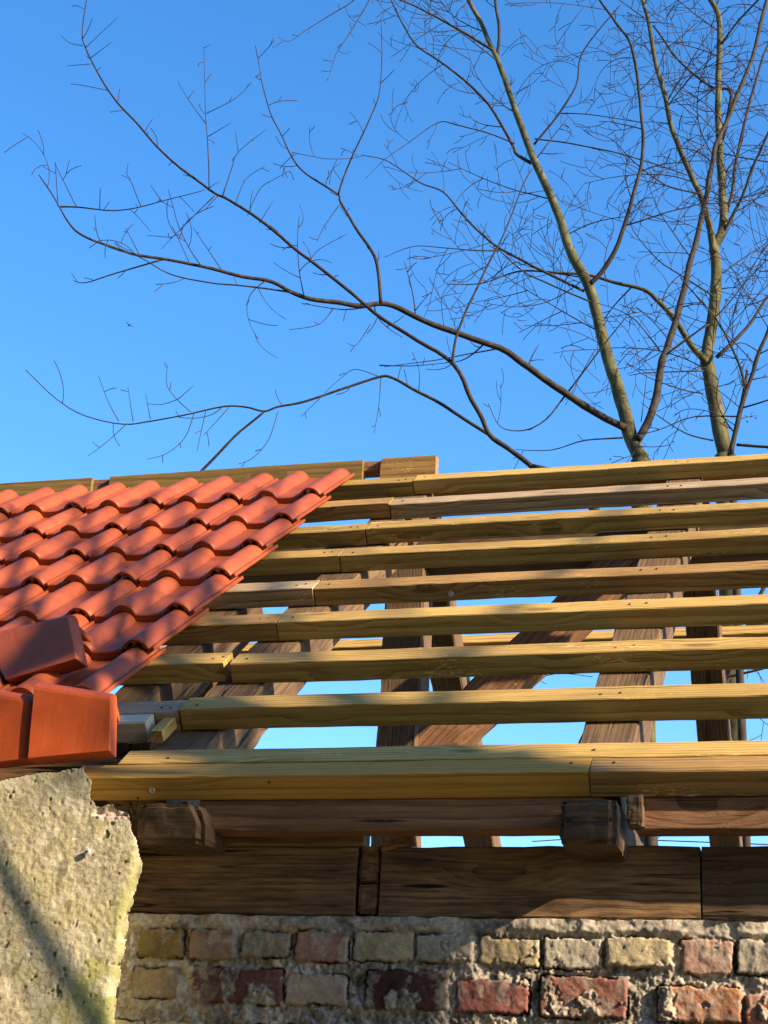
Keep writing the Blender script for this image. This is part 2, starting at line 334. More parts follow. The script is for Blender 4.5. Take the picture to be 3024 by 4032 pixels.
# eaves: fascia planks, joist ends, wall plate
fz0, fz1 = -.112, -.008
tag(timber('eaves_plank', Vector((-1.395, .042, fz0)), X, Y, Z, .90, .065, fz1 - fz0 - .033, W['red'], bev=.004, warp=.0012), 'rough reddish plank below the honey batten, partly in shadow', 'plank', 'planks under the lowest batten')
tag(timber('eaves_plank', Vector((-.425, .042, fz0 - .001)), X, Y, Z, .95, .065, fz1 - fz0 - .033, W['red'], bev=.004, warp=.0012), 'rough sunlit plank below the brown batten at the right', 'plank', 'planks under the lowest batten')
def rough_block(name, V0, ex, ey, ez, L, a, b, mat, amp=.006, n=14, sc=22, taper=None):
    """subdivided rough block (broken ends)"""
    V = []; Fc = []; idx = {}
    def vid(i, j, k):
        key = (i, j, k)
        if key not in idx:
            p = Vector((L * i / n, a * j / n, b * k / n)); q = p.copy()
            c = Vector((L / 2, a / 2, b / 2)); d = (p - c)
            d = Vector((d.x / L, d.y / a, d.z / b)); 
            e = sum(1 for v in d if abs(v) > .42)
            q -= Vector((d.x * L, d.y * a, d.z * b)) * (.035 * max(0, e - 1))
            nv = nvec(p * sc + Vector((L * 7, a * 31, 3))) + nvec(p * sc * 3) * .5
            q += nv * amp
            if taper: q = taper(q)
            idx[key] = len(V); V.append(q)
        return idx[key]
    for u in range(n):
        for v in range(n):
            for f, flip in (((lambda p, q: (0, p, q)), 1), ((lambda p, q: (n, p, q)), 0), ((lambda p, q: (p, 0, q)), 0), ((lambda p, q: (p, n, q)), 1), ((lambda p, q: (p, q, 0)), 1), ((lambda p, q: (p, q, n)), 0)):
                quad = [vid(*f(u, v)), vid(*f(u + 1, v)), vid(*f(u + 1, v + 1)), vid(*f(u, v + 1))]
                Fc.append(tuple(reversed(quad)) if flip else tuple(quad))
    return mesh_obj(name, V, Fc, mat, matrix=frame(V0, ex, ey, ez))
tag(timber('eaves_plank', Vector((-1.40, .11, -.131)), X, Y, Z, .37, .05, .062, W['dark'], bev=.004), 'dark plank behind the reddish one, above the left wall plate', 'plank', 'planks under the lowest batten')
j1 = rough_block('ceiling_joist', Vector((-.570, -.060, -.162)), X, Y, Z, .118, .55, .094, W['darkw'], .004)
tag(j1, 'dark mouldy joist end poking out under the joint of the lowest battens', 'joist', 'joist ends at the eaves')
def tp(q): return Vector((q.x - (.35 * max(0, q.z - .04) if q.x > .05 else 0), q.y + (.25 * (.11 - q.z) if q.y < .05 else 0), q.z))
j2 = rough_block('ceiling_joist', Vector((-1.52, -.03, -.150)), X, Y, Z, .165, .50, .088, W['darkw'], .004, taper=tp)
tag(j2, 'ragged rotten joist end with a sunlit side near the render edge', 'joist', 'joist ends at the eaves')
tag(rough_block('wood_stub', Vector((-.440, -.004, -.112)), X, Y, Z, .032, .05, .064, W['old'], .0035, sc=45), 'small rough stub wedged right of the dark joist end', 'wood stub')
GP = 'wall plate beams on top of the brick wall'
pz0, pz1 = -.281, -.1275
tag(timber('wall_plate', Vector((-2.2, .122, pz0)), X, Y, Z, 2.2 - 1.046, .14, pz1 - pz0, W['dark'], bev=.005, warp=.003), 'dark wall plate beam at the left, next to the render', 'beam', GP)
tag(rough_block('packing_piece', Vector((-1.040, .125, pz0 + .004)), X, Y, Z, .046, .12, .150, W['dark'], .004, sc=30), 'short split packing piece wedged between the left and middle wall plates', 'wood block')
tag(timber('wall_plate', Vector((-.990, .121, pz0 - .001)), X, Y, Z, .990 - .3055, .14, pz1 - pz0 - .001, W['dark'], bev=.005, warp=.003), 'middle wall plate beam with a crack and a knot, its lower half sunlit', 'beam', GP)
tag(timber('wall_plate', Vector((-.301, .124, pz0 + .001)), X, Y, Z, 1.3, .14, pz1 - pz0 - .002, W['darkw'], bev=.005, warp=.003), 'right wall plate beam beyond the dark upright joint', 'beam', GP)
# torn pale splinter on the plate top
tag(rough_block('wood_splinter', atY(1500, 3352, .119), Vector((.97, 0, .2)).normalized(), Y, Vector((-.2, 0, .97)).normalized(), .075, .02, .022, W['red'], .004, n=8, sc=50), 'torn brown splinter on top of the packing piece', 'splinter')

# ------------------------------------------------------------------ near-slope odds and ends
def stick(name, a, b, w_, h_, mat, label, cat, nn=N):
    d = (b - a); L = d.length; d.normalize(); s_ = d.cross(nn).normalized(); nn = s_.cross(d)
    return tag(timber(name, a, d, -s_, nn, L, w_, h_, W[mat], ragged=.008), label, cat)
p0 = at(1083, 2555, N, -.10); stick('lath_offcut', p0, p0 + S * .22, .034, .034, 'pale', 'pale lath offcut with a splintered end, behind the seventh batten', 'offcut')
p0 = at(648, 2925, N, -.052); stick('lath_offcut', p0, p0 + S * .09 + X * .0, .032, .03, 'yellow', 'small yellow lath offcut on the rafter above the two lowest battens', 'offcut')
# bits of framing behind the left end
box('roof_post', (-1.842, .46, -.12), (-1.722, .56, .272), 'dark', 'short dark post behind the cream end of the wood block', 'post', ax=2)
rafter2(-1.90, -1.785, .12, 1.6, 'rafter beneath the stepped right edge of the tile courses')
box('inner_plank', (-2.7, .155, -.125), (-1.655, .195, .085), 'dark', 'dark plank in the gap between render top and orange flanged tile', 'plank')

box('inner_plank', (-1.652, .158, -.125), (-1.475, .193, -.02), 'dark', 'short dark plank behind the rotten joist end', 'plank')
# ------------------------------------------------------------------ tiles
def tile_mesh():
    us = sorted(set([0, .006, .010, .013] + [round(v, 4) for v in np.linspace(.016, .320, 64)] + [.3215, .331]))
    def h(u):
        if u < .012: return -.010
        v = .0015 * math.sin(u * 60)
        for c in (.105, .275):
            d = (u - c) / .041
            if abs(d) < 1: v = max(v, .032 * (1 - d * d) ** .66)
        if u > .3205: v = .008
        return v
    def tk(u):
        t = .023
        if abs(u - .105) < .045: t = .019
        if abs(u - .275) < .046: t = .009 + .012 * max(0, math.cos((u - .275) * 2 * math.pi / .028)) ** 3 + .004 * noise.noise((u * 400, 2, 3))
        if u > .3205: t = .009
        return t
    L = .42; ny = 14; V = []; Fc = []; nu = len(us)
    for side in (0, 1):
        for i in range(ny + 1):
            y = L * i / ny
            for u in us:
                z = h(u) - (tk(u) if side else 0)
                yy = y
                if i == 0 and not side: z -= .0015
                if i == 0: yy += .0012 * noise.noise((u * 90, side, 1))
                V.append((u, yy, z))
        # second sheet offset
    n1 = (ny + 1) * nu
    for i in range(ny):
        for j in range(nu - 1):
            a = i * nu + j; Fc.append((a, a + 1, a + 1 + nu, a + nu)); a += n1; Fc.append((a, a + nu, a + 1 + nu, a + 1))
    for j in range(nu - 1):
        Fc.append((j, n1 + j, n1 + j + 1, j + 1)); a = ny * nu + j; Fc.append((a, a + 1, n1 + a + 1, n1 + a))
    for i in range(ny):
        a = i * nu; Fc.append((a, a + nu, n1 + a + nu, n1 + a)); a = i * nu + nu - 1; Fc.append((a, n1 + a, n1 + a + nu, a + nu))
    me = bpy.data.meshes.new('roof_tile'); me.from_pydata(V, [], Fc); me.update(); me.materials.append(T_RED)
    sm = []
    for k, p_ in enumerate(me.polygons): sm.append(k < 2 * ny * (nu - 1))
    me.polygons.foreach_set('use_smooth', sm); return me
TM = tile_mesh()
GT = 'red roof tiles on the left of the near slope'
tilt = math.atan2(.0225, .33)
cnt = {9: 6, 8: 5, 7: 5, 6: 4, 5: 4, 4: 3, 3: 3, 2: 2}
num = ['rightmost', 'second from the right', 'third from the right', 'fourth from the right', 'fifth from the right', 'sixth from the right']
for k in range(9, 1, -1):
    for j in range(cnt[k]):
        o = bpy.data.objects.new('roof_tile', TM); COL.objects.link(o)
        head = SK[k] + .082; xo = -1.838 - .275 - .316 * j + random.uniform(-.0025, .0025)
        ey = (S * math.cos(tilt) - N * math.sin(tilt)); ez = (N * math.cos(tilt) + S * math.sin(tilt))
        ey = (ey + X * (random.uniform(-.004, .004) + (.32 if k == 2 and j == 0 else 0))).normalized(); exx = ey.cross(ez).normalized()
        if k == 2 and j == 0: xo -= .13
        o.matrix_world = frame(X * xo + S * (head - .42) + N * (.019 + .026 + random.uniform(-.001, .002)), exx, ey, ez)
        cr = ['topmost', 'second', 'third', 'fourth', 'fifth', 'sixth', 'seventh', 'lowest'][9 - k]
        tag(o, f'red double-barrel roof tile, {num[j]} in the {cr} course of tiles', 'roof tile', GT)

# flanged verge tiles: L-shaped section swept between two ends
def flange_tile(A, B, Cc, Dd, back, up, depth, label, mat=T_OR, body=.14):
    """solid flange block: front face A(top left) B(top right) C(bottom right) D(bottom left), closed ends, thin body behind"""
    V = []; Fc = []; secs = 12; bk = back.normalized(); P_ = 0
    for i in range(secs + 1):
        f = i / secs; top = A.lerp(B, f); bot = Dd.lerp(Cc, f); uv = (top - bot).normalized(); H = (top - bot).length
        sec = [bot, bot + uv * H * .33, bot + uv * H * .66, bot + uv * (H - .012), bot + uv * (H - .004) + bk * .003, top + bk * .010 + uv * .002, top + bk * .020 + up * .010, top + bk * .038 + up * .016, top + bk * .055 + up * .012,
               top + bk * (depth) - up * .004, top + bk * (depth + body) - up * .02, top + bk * (depth + body) - up * .036, top + bk * depth - up * .024, bot + bk * depth]
        P_ = len(sec); V += sec
    for i in range(secs):
        for j in range(P_):
            a = i * P_ + j; b = i * P_ + (j + 1) % P_; Fc.append((a, b, b + P_, a + P_))
    for base, rev in ((0, True), (secs * P_, False)):
        for q_ in (tuple(base + j for j in (0, 1, 2, 3, 4, 5, 6, 7, 8, 9, 12, 13)), tuple(base + j for j in (9, 10, 11, 12))):
            Fc.append(tuple(reversed(q_)) if rev else q_)
    for i, v in enumerate(V): V[i] = v + nvec(v * 25) * .0012
    o0 = A.copy(); o = mesh_obj('verge_tile', [v - o0 for v in V], Fc, mat, matrix=Matrix.Translation(o0))
    bm_fix(o)
    md = o.modifiers.new('bevel', 'BEVEL'); md.width = .004; md.segments = 2; md.limit_method = 'ANGLE'; md.angle_limit = math.radians(40)
    tag(o, label, 'roof tile', 'flanged verge tiles'); return o
def bm_fix(o):
    import bmesh
    b = bmesh.new(); b.from_mesh(o.data); bmesh.ops.recalc_face_normals(b, faces=b.faces); b.to_mesh(o.data); b.free()
a10 = math.radians(10); PN = Vector((math.sin(a10), -math.cos(a10), 0)); pc = PN.dot(Vector((-1.62, -.02, 0)))
q = lambda x, y, dd=0: at(x, y, PN, pc + dd)
Bk = -PN
flange_tile(q(134, 2694), q(436, 2740), q(430, 2955), q(108, 2986), Bk, Z, .066, body=.03, label='orange flanged tile with a tall front flange, beside the eaves battens')
flange_tile(q(-330, 2662, -.014), q(128, 2752, -.014), q(118, 2986, -.014), q(-330, 3034, -.014), Bk, Z, .06, body=.03, label='orange flanged tile cut off by the left edge of the picture')
P2 = Vector((-.12, -.90, .42)).normalized(); c2 = P2.dot(at(120, 2660, N, .070))
q2 = lambda x, y, dd=0: at(x, y, P2, c2 + dd)
flange_tile(q2(-70, 2498), q2(268, 2420), q2(302, 2592), q2(20, 2678), (-P2 + S * .5).normalized(), P2 * .3 + Z * .7, .062, 'darker flanged tile lying askew on the lowest tile courses', mat=T_RED, body=.10)

# two barrel tips of tiles on the far slope
for px, py, lb in ((642, 2722, 'left one of two red tile tips peeping over the eighth batten'), (768, 2717, 'right one of two red tile tips peeping over the eighth batten')):
    c = at(px, py, NF, NF.dot(RIDGE) + .045); V = []; Fc = []; r0 = .040
    for i in range(2):
        for rr_ in (r0, r0 - .012):
            for j in range(17):
                a = math.pi * j / 16; V.append(D * (.16 * i) + X * (rr_ * math.cos(a) * 1.05) + NF * (rr_ * math.sin(a) * .8 - r0 * .8))
    for j in range(16):
        Fc += [(j, j + 1, 35 + j, 34 + j), (17 + j, 51 + j, 52 + j, 18 + j), (j, 17 + j, 18 + j, j + 1), (34 + j, 35 + j, 52 + j, 51 + j)]
    Fc += [(0, 34, 51, 17), (16, 33, 67, 50)]
    o = mesh_obj('tile_tip', V, Fc, T_RED, matrix=Matrix.Translation(c)); tag(o, lb, 'roof tile', 'tile tips on the far slope')

# ------------------------------------------------------------------ noise fields (numpy)
def vnoise(x, y, seed):
    r = np.random.default_rng(seed); T = r.random((256, 256)); xi = np.floor(x).astype(int); yi = np.floor(y).astype(int); fx = x - xi; fy = y - yi
    fx = fx * fx * (3 - 2 * fx); fy = fy * fy * (3 - 2 * fy)
    a = T[yi % 256, xi % 256]; b = T[yi % 256, (xi + 1) % 256]; c = T[(yi + 1) % 256, xi % 256]; d = T[(yi + 1) % 256, (xi + 1) % 256]
    return (a * (1 - fx) + b * fx) * (1 - fy) + (c * (1 - fx) + d * fx) * fy - .5
def fbm(x, y, sc, seed, oct=4, g=.55):
    v = 0; a = 1
    for i in range(oct): v = v + a * vnoise(x * sc + 17 * i, y * sc + 31 * i, seed + i); sc *= 2.03; a *= g
    return v
def sstep(a, b, x): t = np.clip((x - a) / (b - a), 0, 1); return t * t * (3 - 2 * t)
def grid_obj(name, P, mask, colr, mat, thick, backdir):
    """P (r,c,3) heightfield; mask per cell; closed with a back sheet"""
    r, c, _ = P.shape; idx = np.arange(r * c).reshape(r, c)
    f = np.stack([idx[:-1, :-1], idx[:-1, 1:], idx[1:, 1:], idx[1:, :-1]], -1)[mask].reshape(-1, 4)
    used = np.zeros(r * c, bool); used[f.ravel()] = True; mp = -np.ones(r * c, int); mp[used] = np.arange(used.sum()); f = mp[f]
    V = P.reshape(-1, 3)[used]; C = colr.reshape(-1, 3)[used]; nV = len(V)
    # boundary edges
    e = np.concatenate([f[:, [0, 1]], f[:, [1, 2]], f[:, [2, 3]], f[:, [3, 0]]]); key = np.sort(e, 1); kk = key[:, 0] * nV + key[:, 1]
    u, inv, cn = np.unique(kk, return_inverse=True, return_counts=True); be = e[cn[inv] == 1]
    back = V + np.array(backdir) * thick + np.random.default_rng(3).normal(0, .002, V.shape)
    side = np.stack([be[:, 1], be[:, 0], be[:, 0] + nV, be[:, 1] + nV], -1)
    Fa = np.concatenate([f, side]); Va = np.concatenate([V, back]); Ca = np.concatenate([C, C])
    keep = np.zeros(2 * nV, bool); keep[Fa.ravel()] = True; mp = -np.ones(2 * nV, int); mp[keep] = np.arange(keep.sum()); Fa = mp[Fa]; Va = Va[keep]; Ca = Ca[keep]
    me = bpy.data.meshes.new(name); me.vertices.add(len(Va)); me.vertices.foreach_set('co', Va.astype(np.float32).ravel())
    me.loops.add(Fa.size); me.loops.foreach_set('vertex_index', Fa.astype(np.int32).ravel()); me.polygons.add(len(Fa))
    me.polygons.foreach_set('loop_start', np.arange(0, Fa.size, 4, dtype=np.int32)); me.polygons.foreach_set('loop_total', np.full(len(Fa), 4, np.int32)); me.update(calc_edges=True); me.validate()
    ca = me.color_attributes.new('Col', 'FLOAT_COLOR', 'POINT'); ca.data.foreach_set('color', np.concatenate([Ca, np.ones((len(Ca), 1))], 1).astype(np.float32).ravel())
    me.materials.append(mat); me.polygons.foreach_set('use_smooth', [True] * len(me.polygons))
    o = bpy.data.objects.new(name, me); COL.objects.link(o); return o

# ------------------------------------------------------------------ brick wall
YW = .118
def bx_(x0, y0, x1, y1):       # full-pixel rectangle -> wall rectangle
    a = atY(x0, y0, YW); b = atY(x1, y1, YW); c = atY(x0, y1, YW); d = atY(x1, y0, YW)
    return ((a.x + c.x) / 2, (b.z + c.z) / 2, (b.x + d.x) / 2, (a.z + d.z) / 2)
k1 = .6028
def z1(a, b, c, d): return bx_(a * k1, 3000 + b * k1, c * k1, 3000 + d * k1)
def z2(a, b, c, d): return bx_(1000 + a * k1, 3000 + b * k1, 1000 + c * k1, 3000 + d * k1)
def z3(a, b, c, d): return bx_(2024 + a * k1, 3000 + b * k1, 2024 + c * k1, 3000 + d * k1)
OL = (.20, .145, .065); PK = (.36, .21, .145); BE = (.40, .33, .20); YE = (.40, .335, .205); PL = (.13, .062, .055); MR = (.09, .042, .036); RE = (.25, .115, .088); ORG = (.36, .175, .10); GY = (.38, .34, .27)
bricks = [(z1(900, 1085, 1200, 1278), OL), (z1(1240, 1092, 1540, 1292), (.27, .175, .125)), (z1(1580, 1105, 1893, 1275), (.23, .19, .11)), (z2(270, 1100, 622, 1306), PK), (z2(650, 1105, 1045, 1302), BE), (z2(1062, 1128, 1436, 1308), GY),
          (z3(-225, 1148, 165, 1338), BE), (z3(185, 1150, 582, 1352), GY), (z3(600, 1150, 1036, 1346), YE), (z3(1085, 1155, 1435, 1392), (.44, .28, .22)), (z3(1450, 1165, 1850, 1395), GY),
          (z1(860, 1335, 1150, 1545), (.25, .19, .12)), (z1(1250, 1342, 1845, 1580), PL), (z2(208, 1385, 612, 1590), (.38, .30, .22)), (z2(725, 1360, 1265, 1625), MR), (z2(1320, 1420, 1800, 1645), (.22, .085, .07)),
          (z3(165, 1405, 742, 1672), RE), (z3(935, 1468, 1487, 1705), ORG), (z3(1515, 1518, 1990, 1735), (.42, .15, .08))]
def brick_at():
    bl = list(bricks); rows = [(-.517, -.585), (-.603, -.668)]
    r = random.Random(5); zt = -.512; row = 0
    pal = [OL, PK, BE, YE, PL, RE, ORG, GY, BE, (.30, .22, .13)]
    while zt > GROUND:
        h = r.uniform(.062, .068); x = -2.0 - (row % 2) * .07
        while x < 1.3:
            wd = r.choice([.118, .118, .24]) if row % 2 else r.choice([.24, .118, .24])
            bl.append(((x, zt - h, x + wd, zt), r.choice(pal))); x += wd + r.uniform(.010, .018)
        zt -= h + r.uniform(.014, .02); row += 1
    # courses left of / right of the visible part
    for (zb, zt_) in ((-.378, -.318), (-.478, -.415)):
        for x0 in (-1.72, -1.86, -2.0):
            bl.append(((x0, zb, x0 + .12, zt_), OL))
        for i in range(9): bl.append(((-.03 + i * .133, zb, .09 + i * .133, zt_), r.choice(pal)))
    return bl
BL = brick_at()
xs = np.concatenate([np.arange(-2.1, -1.62, .012), np.arange(-1.62, -.12, .0024), np.arange(-.12, 1.3, .012)])
zs = np.concatenate([np.arange(GROUND, -.60, .014), np.arange(-.60, -.27, .0024)])
XX, ZZ = np.meshgrid(xs, zs)
wx = XX + fbm(XX, ZZ, 45, 11, 3) * .006 + fbm(XX, ZZ, 150, 12, 2) * .0035; wz = ZZ + fbm(XX, ZZ, 45, 21, 3) * .006 + fbm(XX, ZZ, 150, 22, 2) * .0035
H = np.zeros_like(XX); BC = np.zeros(XX.shape + (3,)); BM = np.zeros_like(XX)
rr = random.Random(9)
for (x0, zb, x1, zt), c in BL:
    if x1 < x0: x0, x1 = x1, x0
    cx, cz, hx, hz = (x0 + x1) / 2, (zb + zt) / 2, (x1 - x0) / 2, (zt - zb) / 2; rd = .006
    ang = rr.uniform(-.012, .012); pr = rr.uniform(-.003, .005)
    c0, c1 = np.searchsorted(xs, [cx - hx - .03, cx + hx + .03]); r0_, r1_ = np.searchsorted(zs, [cz - hz - .03, cz + hz + .03])
    seed_ = int(rr.random() * 900); seed2_ = int(rr.random() * 900)
    if c1 <= c0 or r1_ <= r0_: continue
    Q = (slice(r0_, r1_), slice(c0, c1)); qx, qz, QX, QZ = wx[Q], wz[Q], XX[Q], ZZ[Q]
    px = (qx - cx) + ang * (qz - cz); pz = (qz - cz) - ang * (qx - cx)
    dx = np.abs(px) - hx + rd; dz = np.abs(pz) - hz + rd
    sd = np.sqrt(np.maximum(dx, 0) ** 2 + np.maximum(dz, 0) ** 2) + np.minimum(np.maximum(dx, dz), 0) - rd
    mk = sstep(.0022, -.0022, sd); hh = .010 + pr - .004 * sstep(-.006, 0, sd)
    tintn = 1 + .30 * fbm(QX, QZ, 120, seed_, 2) + .5 * fbm(QX, QZ, 14, seed2_, 3)
    cc = np.array(c)[None, None, :] * tintn[..., None]
    H[Q] = H[Q] * (1 - mk) + hh * mk; BC[Q] = BC[Q] * (1 - mk[..., None]) + cc * mk[..., None]; BM[Q] = np.maximum(BM[Q], mk)
mort = np.array((.37, .33, .27))[None, None, :] * (1 + .50 * fbm(XX, ZZ, 10, 31, 4) + .60 * fbm(XX, ZZ, 120, 37, 3, .7))[..., None]
mort = mort * (1 - .45 * sstep(.18, .34, fbm(XX, ZZ, 22, 39, 3)))[..., None]
lump = fbm(XX, ZZ, 32, 41, 5, .62)
# gap at some brick edges, its shadow line painted into the colour
Hm = .0015 + .012 * lump + .0045 * fbm(XX, ZZ, 130, 43, 3, .7)
gapn = sstep(-.05, .25, fbm(XX, ZZ, 14, 77, 3)) * (1 + .9 * fbm(XX, ZZ, 80, 78, 2))
near = np.clip(BM, 0, 1)
# mortar smears over the bricks
sm = sstep(.20, .34, fbm(XX, ZZ, 13, 51, 5, .62) + .10 * sstep(-.9, -.2, XX) - .05)
top = sstep(-.320, -.306, ZZ + .006 * fbm(XX, ZZ, 30, 61, 3)); 
a_ = np.clip(BM * (1 - .92 * sm), 0, 1)
H2 = a_ * (H + .003 * fbm(XX, ZZ, 60, 71, 4)) + (1 - a_) * (Hm + sm * BM * (H + .002))
edge = BM * (1 - BM) * 4
crk = edge * gapn
H2 = H2 - .020 * crk
topm = top * (.010 + .012 * fbm(XX, ZZ, 20, 81, 4)); H2 = H2 * (1 - top) + topm
film = (.55 * sstep(-.02, .26, fbm(XX, ZZ, 24, 141, 5, .65)))[..., None]; BC = BC * (1 - film) + film * mort * 1.05
aa = (a_ * (1 - top))[..., None]; CL = BC * aa + mort * (1 - aa)
CL = CL * (1 - .85 * crk[..., None] * (1 - top[..., None]))  # darkens the gap colour to stand for the shadow in it
CL = np.clip(CL, .01, .8)
ztop = -.283 + .004 * fbm(XX, ZZ * 0, 25, 91, 3)
Pw = np.stack([XX, YW + .006 - H2, np.where(ZZ > ztop, ztop, ZZ)], -1)
mask = np.ones((len(zs) - 1, len(xs) - 1), bool)
wl = grid_obj('brick_wall', Pw, mask, CL, M_WALL, .24, (0, 1, 0))
tag(wl, 'old brick wall of beige, pink and dark red bricks with crumbling mortar', 'wall')

# ------------------------------------------------------------------ rendered wall end at the left
OUT = [(-300, 3118), (0, 3075), (60, 3062), (160, 3047), (240, 3036), (318, 3026), (333, 3019), (331, 3040), (345, 3052), (362, 3075), (356, 3100), (350, 3122), (354, 3142), (366, 3158), (380, 3176), (396, 3172), (404, 3186), (424, 3165), (444, 3168), (450, 3184), (478, 3192), (508, 3206), (512, 3240), (518, 3275), (532, 3300), (540, 3330), (546, 3372), (556, 3398), (548, 3440), (538, 3470), (520, 3520), (516, 3560), (500, 3590), (500, 3640), (494, 3700), (486, 3750), (470, 3790), (470, 3850), (455, 3890), (452, 3950), (446, 4032), (440, 4300), (430, 9500), (-300, 9500)]
A12 = math.radians(9); PS = Vector((math.sin(A12), -math.cos(A12), 0)); cs = PS.dot(Vector((-1.53, -.05, 0)))
tS = Vector((math.cos(A12), math.sin(A12), 0))
poly = []
for x, y in OUT:
    if y > 9000: p = at(x, 4300, PS, cs); p.z = GROUND
    else: p = at(x, y, PS, cs)
    poly.append((p.dot(tS), p.z))
us = np.concatenate([np.arange(min(a for a, b in poly), poly[0][0] + .12, .012), np.arange(poly[0][0] + .12, max(a for a, b in poly) + .01, .0026)])
zs2 = np.concatenate([np.arange(GROUND, -.62, .014), np.arange(-.62, .05, .0026)])
UU, VV = np.meshgrid(us, zs2)
def inside(px, py, poly):
    r = np.zeros(px.shape, bool); n = len(poly)
    for i in range(n):
        x0, y0 = poly[i]; x1, y1 = poly[(i + 1) % n]
        if y0 == y1: continue
        c = ((y0 > py) != (y1 > py)) & (px < (x1 - x0) * (py - y0) / (y1 - y0) + x0); r ^= c
    return r
jit = .004
uc = (UU[:-1, :-1] + UU[1:, 1:]) / 2; vc = (VV[:-1, :-1] + VV[1:, 1:]) / 2
ms = inside(uc + jit * fbm(uc, vc, 60, 5, 2), vc + jit * fbm(uc, vc, 60, 6, 2), poly)
# distance from the right hand edge for rounding
edgeU = np.interp(zs2, [b for a, b in poly[28:43]][::-1], [a for a, b in poly[28:43]][::-1])
ed = edgeU[:, None] - UU
hS = .006 * fbm(UU, VV, 6, 101, 2) + .0014 * fbm(UU, VV, 38, 102, 4, .62) + .0018 * fbm(UU, VV, 120, 103, 3)
hS = hS - .012 * (1 - sstep(0, .03, ed)) ** 2
pit = sstep(.46, .58, fbm(UU, VV, 75, 104, 3) + .15 * fbm(UU, VV, 8, 105, 2)); hS = hS - .004 * pit
base = np.array((.36, .325, .215)); gr = np.array((.34, .34, .12)); yl = np.array((.43, .39, .21)); wh = np.array((.48, .445, .33)); dk = np.array((.16, .13, .08))
C_ = base[None, None] * (1 + .30 * fbm(UU, VV, 55, 111, 4) + .50 * fbm(UU, VV, 190, 118, 2))[..., None]
def blend(C, col, f, s=1): f = np.clip(f * s, 0, 1)[..., None]; return C * (1 - f) + col[None, None] * (1 + .0 * f) * f
eu = edgeU.mean()
C_ = blend(C_, yl, sstep(-.05, .25, fbm(UU, VV, 9, 112, 3)), .55)
gs = sstep(-.15, .20, fbm(UU * 2.2, VV * .8, 9, 113, 4)) * np.exp(-((ed - .07) / .075) ** 2)
C_ = blend(C_, gr, gs, .85); C_ = blend(C_, np.array((.22, .24, .08)), np.exp(-((ed - .015) / .02) ** 2) * sstep(-.3, .2, fbm(UU, VV, 18, 131, 3)), .7)
C_ = blend(C_, wh, sstep(.16, .34, fbm(UU, VV, 26, 114, 4)), .7)
C_ = blend(C_, dk, pit, .8); C_ = blend(C_, dk, sstep(.42, .50, fbm(UU * 1.0, VV * .6, 34, 115, 3)), .7)
# fresh pinkish fracture at the broken corner
fx, fz = (lambda p: (p.dot(tS), p.z))(at(440, 3205, PS, cs))
fr = sstep(1.1, .6, np.hypot((UU - fx) / .045, (VV - fz) / .017) + .5 * fbm(UU, VV, 60, 116, 3))
C_ = blend(C_, np.array((.62, .50, .42)), fr, .9); hS = hS - .012 * fr * (VV > fz - .004) + .006 * fr * fbm(UU, VV, 90, 117, 3)
C_ = np.clip(C_, .02, .75)
T3 = np.array(tS); P3 = np.array(PS)
Ps = UU[..., None] * T3 + VV[..., None] * np.array((0, 0, 1.)) + (cs + hS)[..., None] * P3
pw = grid_obj('rendered_wall', Ps, ms, C_, M_PLAS, .30, tuple(-PS - tS * .75))
tag(pw, 'rough greenish cream rendered wall with a broken top corner', 'wall')
pp = at(345, 3355, PS, cs + .006); child(nail(pp, PS, .007, STEEL, 'screw', .004), pw); child(nail(pp + PS * .004, PS, .0028, RUST, 'screw_socket', .002), pw)

# ------------------------------------------------------------------ trees
class Tree:
    def __init__(s): s.V = []; s.F = []
    def tube(s, pts, rad, k=6):
        n = len(pts); base = len(s.V); t0 = (pts[1] - pts[0]).normalized(); u = t0.orthogonal().normalized()
        for i, p in enumerate(pts):
            t = (pts[min(i + 1, n - 1)] - pts[max(i - 1, 0)]).normalized(); u = (u - t * u.dot(t)).normalized(); v = t.cross(u)
            for j in range(k):
                a = j * 2 * math.pi / k; s.V.append(p + (u * math.cos(a) + v * math.sin(a)) * rad[i])
        for i in range(n - 1):
            for j in range(k):
                a = base + i * k + j; b = base + i * k + (j + 1) % k; s.F.append((a, b, b + k, a + k))
        s.F.append(tuple(base + (n - 1) * k + j for j in range(k))); s.F.append(tuple(base + j for j in reversed(range(k))))
    def build(s, name, mat, parent): return mesh_obj(name, s.V, s.F, mat, parent, smooth=True)
R_ = random.Random(11)
def smooth(pts, sub=4):
    out = []; n = len(pts)
    for i in range(n - 1):
        p0 = pts[max(i - 1, 0)]; p1 = pts[i]; p2 = pts[i + 1]; p3 = pts[min(i + 2, n - 1)]
        for j in range(sub):
            t = j / sub; out.append(.5 * ((2 * p1) + (p2 - p0) * t + (2 * p0 - 5 * p1 + 4 * p2 - p3) * t * t + (3 * p1 - p0 - 3 * p2 + p3) * t ** 3))
    out.append(pts[-1]); return out
KK = 3024 / 1659
def curve(pix, y0, y1):
    """pixels (1659 scale) -> points, distance along Y going from y0 to y1"""
    n = len(pix); L = [0]
    for i in range(1, n): L.append(L[-1] + math.hypot(pix[i][0] - pix[i - 1][0], pix[i][1] - pix[i - 1][1]))
    return [atY(px * KK, py * KK, y0 + (y1 - y0) * L[i] / L[-1]) for i, (px, py) in enumerate(pix)]
